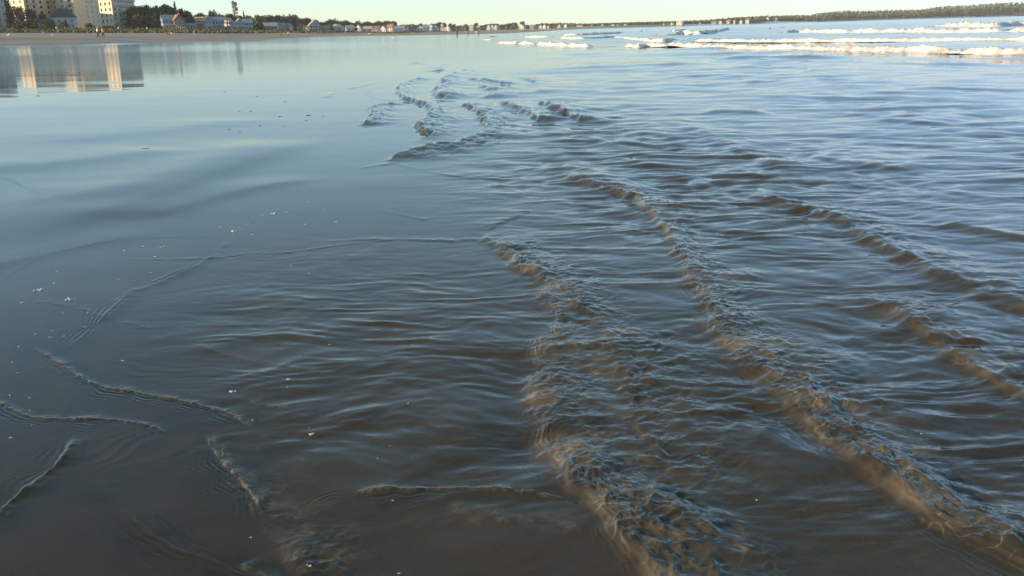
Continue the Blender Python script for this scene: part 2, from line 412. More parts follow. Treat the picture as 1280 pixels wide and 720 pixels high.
# thin lines on the left
ridge([(285, 298), (275, 315), (245, 335), (205, 354), (165, 370), (140, 390), (118, 412), (72, 452)], 0.0042, .014, .05, capill=.0034, lam=.026, seed=45, ends=(.1, .25), side=1)
ridge([(262, 322), (215, 345), (168, 366), (130, 388)], 0.0018, .02, .04, chop=.0016, wt=.05, capill=.0012, lam=.02, seed=46, chop_l=.03)
ridge([(-20, 370), (0, 357), (30, 337), (60, 323), (100, 313), (133, 306), (200, 300), (280, 298)], 0.0013, .010, .05, seed=47, wob=.5)
ridge([(150, 328), (253, 326), (283, 323), (313, 319), (353, 318), (420, 309), (500, 300), (570, 300), (600, 296)], 0.0049, .014, .025, capill=.002, lam=.03, seed=48, side=1)
ridge([(400, 304), (480, 300), (560, 301), (610, 298)], 0.0042, .03, .05, chop=.003, seed=49, side=1)
ridge([(40, 380), (95, 388), (130, 400), (170, 410), (205, 418)], 0.0021, .016, .03, capill=.0012, lam=.022, seed=50, side=1, turb_caustic=.25)
ridge([(36, 436), (70, 455), (100, 475), (130, 487), (180, 495), (230, 505), (280, 517), (303, 528), (325, 548)], 0.0074, .0085, .024, capill=.0032, lam=.022, steady=.45, seed=51, side=1, turb_caustic=.9, ends=(.15, .12))
ridge([(-20, 498), (0, 508), (30, 522), (60, 527), (140, 528), (190, 536), (212, 548)], 0.0062, .0085, .024, capill=.0030, lam=.022, steady=.45, seed=52, side=1, turb_caustic=.9)
ridge([(98, 545), (75, 582), (45, 607), (20, 628), (-30, 672)], 0.0104, .013, .030, capill=.001, lam=.03, seed=53, side=1, ends=(.2, .02))
ridge([(258, 545), (280, 580), (302, 602), (320, 625), (335, 645)], 0.0084, .010, .04, capill=.0032, lam=.020, steady=.45, seed=54, turb_caustic=.9)
ridge([(285, 600), (330, 640), (355, 680), (400, 740)], 0.0036, .02, .12, chop=.008, wt=.12, turb_caustic=.5, seed=55, chop_l=.05)
ridge([(120, 600), (160, 645), (205, 682), (255, 702), (330, 722)], .0030, .03, .06, capill=.0008, lam=.03, seed=56)
ridge([(300, 705), (330, 722), (350, 745)], .008, .015, .04, capill=.002, lam=.02, seed=57, turb_caustic=.5)
ridge([(425, 622), (480, 615), (560, 611), (640, 613), (712, 622)], 0.0086, .013, .014, capill=.0012, lam=.022, seed=58, side=1, turb_caustic=.5)
ridge([(560, 622), (600, 645), (680, 650), (740, 665)], .004, .04, .05, turb_caustic=.4, seed=59)
ridge([(235, 432), (300, 450), (345, 458), (420, 470)], .0045, .03, .04, turb_caustic=.3, seed=60)
ridge([(290, 497), (330, 508), (370, 515)], .004, .02, .03, turb_caustic=.4, seed=61)
# lines of sharp little crests running with the bores
ridge([(985, 462), (1050, 522), (1120, 578), (1200, 632), (1310, 694)], .009, .014, .030, steady=.3, seed=80)
ridge([(1010, 500), (1070, 548), (1140, 600), (1215, 648), (1310, 702)], .008, .012, .028, steady=.3, seed=81)
ridge([(1040, 545), (1110, 600), (1190, 650), (1300, 708)], .008, .012, .028, steady=.3, seed=82)
ridge([(900, 425), (950, 470), (1000, 520), (1060, 575), (1130, 625)], .007, .012, .026, steady=.3, seed=83)
ridge([(1130, 400), (1180, 436), (1230, 470), (1310, 520)], .008, .015, .035, steady=.3, seed=84)
ridge([(1160, 400), (1220, 440), (1310, 490)], .007, .015, .035, steady=.3, seed=85)
wr = random.Random(31)
for k in range(70):
    if k < 40: cx = wr.uniform(0, 1); cy = 410 + 320 * cx; cx = 690 + max(0, cy - 560) * .8 + wr.uniform(5, 150) * (.6 + .4 * (cy - 400) / 320)
    elif k < 58: cy = wr.uniform(250, 480); cx = float(np.interp(cy, [245, 322, 400, 482], [800, 865, 905, 985])) + wr.uniform(5, 60)
    else: cy = wr.uniform(540, 710); cx = float(np.interp(cy, [540, 610, 710], [1040, 1120, 1280])) + wr.uniform(-20, 90)
    sc = .35 + .65 * (cy - 240) / 480; a = wr.uniform(-.2, 1.3); ln_ = wr.uniform(25, 70) * sc
    q = [(cx + math.cos(a) * ln_ * (u - .5) * 1.3 + wr.uniform(-6, 6) * sc, cy + math.sin(a) * ln_ * (u - .5) + wr.uniform(-5, 5) * sc) for u in (0, .33, .66, 1)]
    ridge(q, wr.uniform(.003, .007), .012, .028, seed=100 + k, ends=(.35, .35), steady=.6)
# trough in front of the centre bore
poly = trace([(640, 430), (645, 500), (655, 560), (668, 605)]); s, t, idx, ln = signed(poly, .5)
H.ravel()[idx] -= .022 * np.exp(-(s / .14) ** 2) * smooth(0, .3, t) * smooth(0, .15, 1 - t)

# set the sheet on the land
frm = film_r(PHI)
damp = 1 - smooth(.9, 1.15, RR / frm)
lvl = np.maximum(0., G0 + .012)
lvl = np.where(np.abs(lvl) < .05, .5 * (G0 + .012) + np.sqrt((.5 * (G0 + .012)) ** 2 + .0004), lvl) if False else lvl
W = lvl + H * damp
behind = (RR > frm)
W = np.where(behind & (G0 > -.02), np.minimum(W, G0 - .02 - .5 * smooth(1.0, 1.05, RR / frm)), W)
fl = G0 + .004 + .0005 * np.minimum(RR, 200); kk = .0035 + .0004 * np.minimum(RR, 60)
W = np.where(~behind & (G0 > -.3), fl + kk * np.logaddexp(0, np.clip((W - fl) / kk, -50, 300)), W)
depth = np.clip(-G0, 0, 3)
TURB_CAUSTIC = np.clip(TURB_CAUSTIC + .05 + .10 * AMP + .55 * smooth(.12, .9, depth), 0, .96)

def water_material():
    m, N, L, p = new_mat('sea_water'); N.remove(p)
    out = N['Material Output']
    at = N.new('ShaderNodeAttribute'); at.attribute_name = 'turbidity_caustic'  # suspended sediment plus the painted caustic lines
    dp = N.new('ShaderNodeAttribute'); dp.attribute_name = 'depth'
    rg = N.new('ShaderNodeAttribute'); rg.attribute_name = 'ruffle'
    fr = N.new('ShaderNodeFresnel'); fr.inputs['IOR'].default_value = 1.333
    ge = N.new('ShaderNodeNewGeometry'); io = N.new('ShaderNodeMapRange'); io.inputs['To Min'].default_value = 1.333; io.inputs['To Max'].default_value = 1 / 1.333
    L.new(ge.outputs['Backfacing'], io.inputs['Value']); L.new(io.outputs['Result'], fr.inputs['IOR'])   # the same interface met from below
    gl = N.new('ShaderNodeBsdfGlossy'); gl.distribution = 'GGX'
    rr = N.new('ShaderNodeMapRange'); rr.inputs['To Min'].default_value = .012; rr.inputs['To Max'].default_value = .17
    L.new(rg.outputs['Fac'], rr.inputs['Value']); L.new(rr.outputs['Result'], gl.inputs['Roughness'])
    tr = N.new('ShaderNodeBsdfRefraction'); tr.inputs['IOR'].default_value = 1.333; tr.inputs['Roughness'].default_value = 0; tr.inputs['Color'].default_value = (.95, .95, .92, 1)
    df = N.new('ShaderNodeBsdfDiffuse')
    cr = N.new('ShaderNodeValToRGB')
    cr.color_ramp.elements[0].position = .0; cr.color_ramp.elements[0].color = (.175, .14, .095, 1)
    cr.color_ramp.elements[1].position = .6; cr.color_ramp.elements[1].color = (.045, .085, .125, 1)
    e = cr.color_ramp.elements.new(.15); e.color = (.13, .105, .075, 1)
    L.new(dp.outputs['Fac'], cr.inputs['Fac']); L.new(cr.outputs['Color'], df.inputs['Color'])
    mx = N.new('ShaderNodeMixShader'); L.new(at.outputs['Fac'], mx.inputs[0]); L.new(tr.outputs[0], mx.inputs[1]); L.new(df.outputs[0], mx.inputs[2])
    m2 = N.new('ShaderNodeMixShader'); L.new(fr.outputs[0], m2.inputs[0]); L.new(mx.outputs[0], m2.inputs[1]); L.new(gl.outputs[0], m2.inputs[2])
    L.new(m2.outputs[0], out.inputs['Surface'])
    return m
M_WATER = water_material()
ruffle = np.maximum(AMP * smooth(12, 120, RR) * .7, (1 - AMP) * smooth(18, 60, RR) * .55)
water = sheet('water', X, Y, W, NP_, NR_, M_WATER, {'turbidity_caustic': TURB_CAUSTIC, 'depth': depth, 'ruffle': ruffle})
tag(water, 'thin rippled sheet of sea water running up the wet sand', kind='structure')

# ------------------------------------------------------------------ sand and land
SROWS = rows(1.9, 420, .0022, .03, .4)
SX, SY, SNP, SNR, SPHI, SRR = polar(SROWS, R(36), 560, 90)
SZ = ground_z(SX, SY)
SZ = SZ + smooth(0, 2, 60 - SRR) * (.008 * noise(SX / .5, SY / .35, 201) + .004 * noise(SX / .16, SY / .1, 202)) * smooth(-.5, 1, SX)
SZ = SZ - .006 * (SRR < 60)
wet = 1 - smooth(1.0, 1.08, SRR / film_r(SPHI)); under = 1 - smooth(.97, 1.03, SRR / film_r(SPHI))
d2 = SRR - film_r(SPHI)
band = np.exp(-((d2 - np.interp(SPHI, [azim(0), azim(130), azim(260)], [26, 26, 60])) / 7) ** 2) * (SPHI < azim(330)) * (SPHI > azim(0))
wet = np.maximum(wet, band * .85)
tide = noise(SPHI * 7, SRR / 7, 301) + .6 * noise(SPHI * 25, SRR / 2.5, 302)
wet = np.clip(np.maximum(wet, (.35 + .5 * tide) * (SRR < grass_r(SPHI)) * .8), 0, 1)
gr = smooth(0, .06, SRR / grass_r(SPHI) - 1)
m, N, L, p = new_mat('beach_sand')
aw = N.new('ShaderNodeAttribute'); aw.attribute_name = 'wet'
ag = N.new('ShaderNodeAttribute'); ag.attribute_name = 'grass'
tc = N.new('ShaderNodeTexCoord')
n1 = N.new('ShaderNodeTexNoise'); n1.inputs['Scale'].default_value = 2.6; n1.inputs['Detail'].default_value = 8
n2 = N.new('ShaderNodeTexNoise'); n2.inputs['Scale'].default_value = 260; n2.inputs['Detail'].default_value = 3
n3 = N.new('ShaderNodeTexNoise'); n3.inputs['Scale'].default_value = .05; n3.inputs['Detail'].default_value = 6
for q in (n1, n2, n3): L.new(tc.outputs['Object'], q.inputs['Vector'])
def ramp(c0, c1, p0=.3, p1=.7):
    r = N.new('ShaderNodeValToRGB'); r.color_ramp.elements[0].position = p0; r.color_ramp.elements[1].position = p1
    r.color_ramp.elements[0].color = c0 + (1,); r.color_ramp.elements[1].color = c1 + (1,); return r
def mixc(a, b, f, mode='MIX'):
    q = N.new('ShaderNodeMix'); q.data_type = 'RGBA'; q.blend_type = mode
    for s, v in ((6, a), (7, b)):
        if hasattr(v, 'links') or hasattr(v, 'node'): L.new(v, q.inputs[s])
        else: q.inputs[s].default_value = v
    if hasattr(f, 'node'): L.new(f, q.inputs[0])
    else: q.inputs[0].default_value = f
    return q.outputs[2]
rw = ramp((.036, .0225, .0095), (.072, .045, .021)); L.new(n1.outputs['Fac'], rw.inputs['Fac'])
rs = ramp((.62, .62, .62), (1.25, 1.22, 1.18), .35, .65); L.new(n2.outputs['Fac'], rs.inputs['Fac'])
rd = ramp((.24, .175, .115), (.34, .26, .175)); L.new(n3.outputs['Fac'], rd.inputs['Fac'])
rgn = ramp((.055, .070, .020), (.150, .130, .055)); L.new(n3.outputs['Fac'], rgn.inputs['Fac'])
wetc = mixc(rw.outputs[0], rs.outputs[0], .9, 'MULTIPLY')
sandc = mixc(rd.outputs[0], wetc, aw.outputs['Fac'])
L.new(mixc(sandc, rgn.outputs[0], ag.outputs['Fac']), p.inputs['Base Color'])
rr_ = N.new('ShaderNodeMapRange'); rr_.inputs['To Min'].default_value = .9; rr_.inputs['To Max'].default_value = .22
L.new(aw.outputs['Fac'], rr_.inputs['Value']); L.new(rr_.outputs['Result'], p.inputs['Roughness'])
au = N.new('ShaderNodeAttribute'); au.attribute_name = 'under'
sl = N.new('ShaderNodeMapRange'); sl.inputs['To Min'].default_value = .5; sl.inputs['To Max'].default_value = .02
L.new(au.outputs['Fac'], sl.inputs['Value']); L.new(sl.outputs['Result'], p.inputs['Specular IOR Level'])
M_SAND = m
sand = sheet('beach', SX, SY, SZ, SNP, SNR, M_SAND, {'wet': wet, 'under': under, 'grass': gr})
tag(sand, 'brown sandy beach with grassy dune behind', kind='structure')

# ------------------------------------------------------------------ helpers for things standing on the land
BASE = [(-60, 572), (0, 572), (100, 572), (200, 572), (300, 582), (400, 742), (500, 1102), (570, 1302), (620, 1490), (670, 1600), (730, 1410), (850, 1345), (950, 1545), (1040, 2150), (1280, 2660), (1400, 2660)]
def base_r(px): return float(np.interp(px, [b[0] for b in BASE], [b[1] for b in BASE]))
def spot(px, r):
    a = azim(px); x, y = r * math.sin(a), r * math.cos(a)
    return Vector((x, y, gz(x, y)))
def hit(px, py):                           # where a line of sight meets the land
    v = ray(px, py); r = 4.0
    while r < 4000:
        z = max(gz(v.x * r, v.y * r), 0.0)
        if EYE + v.z * r <= z: break
        r *= 1.004
    return Vector((v.x * r, v.y * r, z))
_rows = np.array(WROWS); _phis = PHI[0]
_nd = 1500
def water_z(x, y):
    i = int(np.argmin(np.abs(_rows - math.hypot(x, y)))); j = int(np.argmin(np.abs(_phis[:_nd] - math.atan2(x, y))))
    return float(W[i, j])

# ------------------------------------------------------------------ apartment towers
GLASS = mat('window_glass', (.035, .045, .06), .15, .3, 1.)
CREAM = colour('cream_stucco', (.62, .50, .34), .9, .08, .5)
GREYW = colour('grey_stucco', (.33, .33, .32), .9, .10, .5)
PALE = colour('pale_rail', (.55, .54, .50), .7, .08)
def tower(label, base_px, pts, facets, r0, floors, fh=3.0, depth=26, wallmat=CREAM):
    c = spot(base_px, r0)
    t = thing('apartment_tower', label, 'apartment building', c)
    fp = []
    for px, dr in pts:
        a = azim(px); fp.append(Vector((math.sin(a) * (r0 + dr), math.cos(a) * (r0 + dr))) - c.xy)
    back = [Vector(q) + Vector((math.sin(azim(base_px)), math.cos(azim(base_px)))) * depth for q in (fp[-1], fp[0])]
    H_ = floors * fh + .8
    MB().prism([tuple(q) for q in fp + back], -3, H_).build('wall', wallmat, t)
    MB().prism([tuple(q * 1.0) for q in fp + back], H_ + .003, H_ + .7).build('parapet', PALE, t)
    for i, (kind, n) in enumerate(facets):
        P, Q = fp[i], fp[i + 1]; u = (Q - P); ln = u.length; u.normalize(); nn = Vector((u.y, -u.x))
        def quadbox(s0, s1, d0, d1, z0, z1):
            pts4 = [P + u * s0 + nn * d0, P + u * s1 + nn * d0, P + u * s1 + nn * d1, P + u * s0 + nn * d1]
            return MB().add([(q.x, q.y, z0) for q in pts4] + [(q.x, q.y, z1) for q in pts4],
                            [(3, 2, 1, 0), (4, 5, 6, 7), (0, 4, 5, 1), (1, 5, 6, 2), (2, 6, 7, 3), (3, 7, 4, 0)])
        for f in range(floors):
            z = f * fh
            for k in range(n):
                w_ = min(2.3, ln / n * .55); s = ln * (k + .5) / n
                if rng.random() < .06: continue
                quadbox(s - w_ / 2, s + w_ / 2, -.03, .05, z + .8, z + 2.4).build('window', GLASS, t)
            if kind == 'balcony':
                quadbox(.06 * ln, .94 * ln, .003, 1.3, z + .05, z + .25).build('balcony', PALE, t)
                quadbox(.06 * ln, .94 * ln, 1.22, 1.3, z + .253, z + 1.05).build('balcony_rail', GREYW, t)
    return t
tower('tall grey tower block at the left edge of the beach', 0, [(-75, 26), (-30, -4), (3, -2), (14, 20)], [('window', 3), ('window', 2), ('window', 2)], 575, 6, fh=3.3, wallmat=GREYW)
tower('wide cream tower block with stacked balconies behind the white house', 75, [(22, 22), (38, 4), (54, 16), (72, 28), (89, 6), (99, 4), (112, 18), (130, 38)], [('window', 2), ('balcony', 2), ('window', 2), ('window', 2), ('balcony', 1), ('window', 0), ('window', 3)], 640, 7, depth=20)
tower('cream tower block with one sunlit end wall beside dark trees', 150, [(130, 16), (146, -2), (152, 4), (174, 30)], [('window', 3), ('balcony', 1), ('balcony', 4)], 590, 6, fh=3.15, depth=20)

# ------------------------------------------------------------------ houses
WALLS = {'white': (.56, .55, .52), 'cream': (.58, .50, .36), 'grey': (.38, .41, .43), 'blue': (.26, .33, .40), 'brown': (.20, .13, .09), 'tan': (.46, .34, .20), 'green': (.33, .40, .36), 'red': (.30, .11, .08), 'palegrey': (.38, .40, .41)}
ROOFS = {'dark': (.06, .06, .065), 'grey': (.22, .23, .24), 'brown': (.20, .12, .08), 'pale': (.40, .38, .34), 'red': (.30, .15, .10), 'blue': (.20, .25, .30)}
TRIM = colour('white_trim', (.55, .54, .52), .6, .05)
HOUSES = []
def house(x0, x1, yt, yb, style, yaw, wall, roof, label, short, group, dr=0, porch=False, chimney=False, wins=None, r=None, pitch=.38):
    px = (x0 + x1) / 2; r = r or base_r(px) + dr
    s = px_size(r); Wd = (x1 - x0) * s
    c = spot(px, r)
    ya = R(yaw); wd = Wd / (math.cos(abs(ya)) + .8 * math.sin(abs(ya))); d = wd * .8
    yimg = (horizon_y(px) - yt)
    ht = EYE + yimg * s - c.z                       # ridge height above the ground there
    ht = max(ht, 2.2)
    rh = min(ht * (.45 if style != 'flat' else .12), (wd if style == 'gable' else d) * .45 + .3)
    ev = ht - rh
    t = thing('house', label, 'house', c, -azim(px) + ya, group)
    wm = colour('siding_' + wall, WALLS[wall], .85, .10, 1.5); rm = colour('shingle_' + roof, ROOFS[roof], .9, .18, 1.5)
    a, b = wd / 2, d / 2
    m = MB(); o = .35
    if style == 'gable':
        m.add([(-a, -b, -2), (a, -b, -2), (a, b, -2), (-a, b, -2), (-a, -b, ev), (a, -b, ev), (a, b, ev), (-a, b, ev), (0, -b, ht), (0, b, ht)],
              [(0, 1, 5, 8, 4), (1, 2, 6, 5), (2, 3, 7, 9, 6), (3, 0, 4, 7), (0, 3, 2, 1), (5, 6, 9, 8), (7, 4, 8, 9)])
        k = rh / a
        f = MB().slab((-a - o, -b - o, ev - o * k + .02), (0, -b - o, ht + .02), (0, b + o, ht + .02), (-a - o, b + o, ev - o * k + .02), .18)
        f.slab((0, -b - o, ht + .02), (a + o, -b - o, ev - o * k + .02), (a + o, b + o, ev - o * k + .02), (0, b + o, ht + .02), .18)
    elif style == 'hip':
        m.box(-a, a, -b, b, -2, ev)
        q = a * .35
        f = MB().add([(-a - o, -b - o, ev + .01), (a + o, -b - o, ev + .01), (a + o, b + o, ev + .01), (-a - o, b + o, ev + .01), (-q, 0, ht), (q, 0, ht)],
                     [(0, 1, 5, 4), (1, 2, 5), (2, 3, 4, 5), (3, 0, 4), (3, 2, 1, 0)])
    elif style == 'flat':
        m.box(-a, a, -b, b, -2, ev)
        f = MB().box(-a - .3, a + .3, -b - .3, b + .3, ev + .01, ht)
    else:
        m.add([(-a, -b, -2), (a, -b, -2), (a, b, -2), (-a, b, -2), (-a, -b, ev), (a, -b, ev), (a, b, ev), (-a, b, ev), (-a, 0, ht), (a, 0, ht)],
              [(0, 1, 5, 4), (1, 2, 6, 9, 5), (2, 3, 7, 6), (3, 0, 4, 8, 7), (0, 3, 2, 1), (4, 5, 9, 8), (6, 7, 8, 9)])
        k = rh / b
        f = MB().slab((-a - o, -b - o, ev - o * k + .02), (a + o, -b - o, ev - o * k + .02), (a + o, 0, ht + .02), (-a - o, 0, ht + .02), .18)
        f.slab((-a - o, 0, ht + .02), (a + o, 0, ht + .02), (a + o, b + o, ev - o * k + .02), (-a - o, b + o, ev - o * k + .02), .18)
    m.build('wall', wm, t); rf = f.build('roof', rm, t)
    if chimney:
        MB().box(a * .3, a * .3 + .9, -.2, .6, ht - rh * .5, ht + 1.1).build('chimney', colour('brick', (.28, .12, .08)), rf)
    near = r < 800
    n = wins if wins is not None else (4 if near else 2)
    fl = 2 if ev > 4.2 else 1
    for q in range(fl):
        z = .9 + q * 2.7
        if z + 1.2 > ev - .1: z = max(.4, ev - 1.6)
        for i in range(n):
            if q == 0 and i == n // 2 and near: continue
            x = -a + wd * (i + .5) / n; w2 = min(.55, wd / n * .3)
            fw = MB().box(x - w2 - .12, x + w2 + .12, -b - .06, -b + .05, z - .12, z + 1.42).build('window', TRIM, t)
            MB().box(x - w2, x + w2, -b - .09, -b - .062, z, z + 1.3).build('pane', GLASS, fw)
        if near:
            for sx in (-1, 1):
                for yy in (-.5, .5):
                    x = sx * a; e0, e1 = (x - .06, x + .05) if sx < 0 else (x - .05, x + .06)
                    fw = MB().box(e0, e1, yy * b - .6, yy * b + .6, z - .1, z + 1.4).build('window', TRIM, t)
                    g0, g1 = (e0 - .03, e0 - .002) if sx < 0 else (e1 + .002, e1 + .03)
                    MB().box(g0, g1, yy * b - .48, yy * b + .48, z, z + 1.3).build('pane', GLASS, fw)
    if style == 'gable' and near and rh > 1.8:
        fw = MB().box(-.6, .6, -b - .06, -b + .05, ev + .1, ev + 1.2).build('window', TRIM, t)
        MB().box(-.48, .48, -b - .09, -b - .062, ev + .2, ev + 1.1).build('pane', GLASS, fw)
    if near:
        x = -a + wd * (n // 2 + .5) / n
        MB().box(x - .5, x + .5, -b - .06, -b + .04, .02, 2.1).build('door', colour('door_paint', (.12, .10, .09)), t)
    if porch:
        pr = MB().slab((-a * .95, -b - 2.4, 2.35), (a * .95, -b - 2.4, 2.35), (a * .95, -b - .003, 2.9), (-a * .95, -b - .003, 2.9), .15).build('porch_roof', rm, t)
        for i in range(6):
            x = -a * .9 + a * 1.8 * i / 5
            MB().box(x - .1, x + .1, -b - 2.3, -b - 2.1, -1, 2.36).build('porch_post', TRIM, t)
    HOUSES.append((px, short))
    return t
GA, GB, GC = 'cottages along the dune', 'houses farther up the beach', 'houses across the bay'
house(70, 98, 17, 35.5, 'hip', -8, 'palegrey', 'dark', 'pale two-storey house with dark hipped roof below the cream towers', 'pale house', GA, porch=False, chimney=True)
house(53, 66, 28.5, 36, 'eave', 0, 'palegrey', 'dark', 'small white cottage half hidden in dark trees left of the pale hipped house', 'hidden cottage', GA, dr=-4, wins=2)
house(205, 219, 22.5, 36.5, 'eave', 12, 'blue', 'blue', 'blue grey wing of the big shingled house under dark trees', 'grey wing', GA, porch=True)
house(217.5, 232, 22, 36.5, 'gable', 22, 'brown', 'red', 'big brown shingled house with reddish roof and long porch', 'shingled house', GA, dr=-2, porch=True, chimney=True)
house(232, 246, 31.5, 37, 'eave', 0, 'white', 'grey', 'low white porch house right of the big shingled house', 'low porch house', GA, porch=True, wins=4)
house(247, 259, 24, 36.8, 'flat', -10, 'brown', 'pale', 'boxy brown house with pale flat roof edge', 'boxy brown house', GA)
house(257.5, 268, 22.5, 37, 'gable', 8, 'blue', 'blue', 'narrow blue grey house with steep front gable', 'blue gabled house', GA, dr=-3)
house(267, 281, 24, 37.5, 'eave', 10, 'blue', 'blue', 'broad slate blue house with long sloping roof and porch', 'slate blue house', GA, porch=True)
house(280.5, 288, 24, 35, 'eave', -38, 'cream', 'dark', 'tall cream house with sunlit side and dark roof', 'tall cream house', GA, dr=8)
house(287.5, 293, 24.5, 36, 'gable', 15, 'white', 'dark', 'slim white gabled house beside the tall tree', 'slim white house', GA, dr=4)
house(291, 298, 31.5, 37.5, 'eave', 0, 'white', 'grey', 'low white shed roofed cottage below the tall tree', 'low cottage', GA, dr=-6, wins=3)
house(296, 306, 25.5, 38, 'gable', 15, 'palegrey', 'grey', 'grey cottage with white trimmed peak right of the tall tree', 'peaked cottage', GA, dr=-3)
house(305, 317, 26, 37.5, 'eave', 20, 'palegrey', 'pale', 'pale cottage with light roof beside bright green bushes', 'pale roofed cottage', GA)
house(329, 347, 30.2, 38.6, 'eave', 4, 'white', 'grey', 'long low white beach house with dark central opening', 'long white house', GA, porch=True)
house(347, 358, 30.2, 39, 'eave', 15, 'blue', 'grey', 'blue grey cottage with white chimney behind the walking couple', 'white chimney cottage', GA, chimney=True)
house(357, 367, 30.5, 39, 'gable', -35, 'white', 'grey', 'white cottage with sunlit gable end', 'sunlit gable cottage', GA)
house(370.5, 382, 30.8, 40, 'eave', -25, 'tan', 'brown', 'tan brown cottage lit orange by the sun', 'tan cottage', GA)
house(381, 389, 33.5, 40, 'gable', -30, 'tan', 'pale', 'little orange tan cottage with pale roof', 'orange cottage', GA, dr=-5)
house(386, 401, 27.5, 40.3, 'gable', 18, 'palegrey', 'pale', 'large pale house with white sunlit peak', 'large pale house', GA)
house(400, 413, 32.8, 40, 'eave', 5, 'blue', 'grey', 'long blue grey bungalow beside the large pale house', 'blue bungalow', GA)
house(413, 431, 31, 39.5, 'hip', -12, 'green', 'pale', 'sage green bungalow with pale sunlit roof', 'green bungalow', GB)
house(432.5, 443, 32.5, 39.5, 'eave', 8, 'grey', 'grey', 'grey house with brown chimney', 'brown chimney house', GB, chimney=True)
house(445.5, 453, 31.8, 40, 'gable', -30, 'white', 'grey', 'bright white gabled house facing the sun', 'bright gable house', GB)
house(452, 465, 33.8, 40, 'eave', 6, 'grey', 'pale', 'wide grey house with three pale dormer roofs', 'wide grey house', GB)
house(466, 476, 33.2, 40, 'eave', -12, 'palegrey', 'brown', 'pale house with brown roof under rusty trees', 'brown roofed house', GB)
house(475.5, 484.5, 32.8, 40, 'gable', -25, 'white', 'grey', 'white house with pair of lit gables', 'double gable house', GB)
house(484, 493, 31.5, 39, 'eave', -25, 'cream', 'red', 'cream house with reddish roof on the rise', 'reddish roofed house', GB)
house(492, 505, 33.2, 40.2, 'eave', 5, 'blue', 'blue', 'wide blue roofed house', 'blue roofed house', GB)
house(503, 511, 32, 39.5, 'eave', -20, 'white', 'brown', 'white house under a brown sloping roof', 'brown sloped house', GB)
house(511.5, 520, 32, 39.8, 'gable', 10, 'brown', 'brown', 'brown house with a broad front gable', 'brown gable house', GB)
house(521, 529, 32.3, 39.6, 'gable', 0, 'white', 'grey', 'white fronted house with a wide low gable', 'white fronted house', GB)
house(528, 537, 31.8, 39.5, 'eave', 8, 'blue', 'blue', 'steel blue house with tall roof', 'steel blue house', GB)
house(536, 542, 32.2, 39.3, 'eave', -30, 'grey', 'pale', 'grey house with white glaring roof slope', 'glaring roof house', GB)
house(542, 549, 32.5, 39, 'gable', -30, 'white', 'grey', 'small white house with steep lit roof', 'steep roof house', GB)
house(551, 557, 34, 39.4, 'flat', -5, 'cream', 'grey', 'boxy cream house with dark doorway', 'boxy cream house', GB)
house(557, 564, 32.6, 38.6, 'gable', -30, 'white', 'grey', 'white gabled house above the boxy cream one', 'upper white house', GB, dr=15)
house(574.5, 582.5, 32, 36.8, 'hip', -10, 'tan', 'red', 'beige house with hipped tan roof on the skyline', 'beige hipped house', GB, dr=10)
house(586.5, 592, 32.5, 36.5, 'eave', -10, 'cream', 'pale', 'small cream house right of the beige hipped house', 'small cream house', GB, dr=10)
house(595, 601, 33.3, 38, 'eave', -35, 'grey', 'pale', 'grey house with white slanting roof near the beach end', 'slanting roof house', GB)
house(608.5, 613.5, 31.5, 37.3, 'gable', -15, 'white', 'grey', 'left white house of a row of three gables', 'left gable', GB)
house(613, 617.5, 31.3, 37.3, 'gable', -15, 'white', 'grey', 'middle white house of a row of three gables', 'middle gable', GB)
house(617.6, 622, 31.5, 36.3, 'gable', -15, 'white', 'grey', 'right white house of a row of three gables', 'right gable', GB)
house(646, 658, 30.5, 38, 'gable', -28, 'cream', 'pale', 'large cream house standing alone at the water', 'large cream house', GC, r=1570, wins=3)
house(662, 667.5, 32, 37.8, 'eave', -5, 'palegrey', 'grey', 'pale grey box house right of the large cream house', 'grey box house', GC)
house(667.5, 672.5, 31, 37.5, 'gable', -30, 'white', 'dark', 'white house with dark roof edge', 'dark roof edge house', GC)
house(673.5, 678, 31.2, 36.8, 'gable', -10, 'cream', 'grey', 'narrow cream house with pointed gable', 'pointed cream house', GC)
house(678.5, 683.5, 31.2, 37.2, 'gable', -30, 'white', 'pale', 'white house with stepped lit roofs', 'stepped house', GC)
house(684, 687, 32.5, 35.5, 'gable', -20, 'white', 'grey', 'tiny white house at the foot of the trees', 'tiny white house', GC)
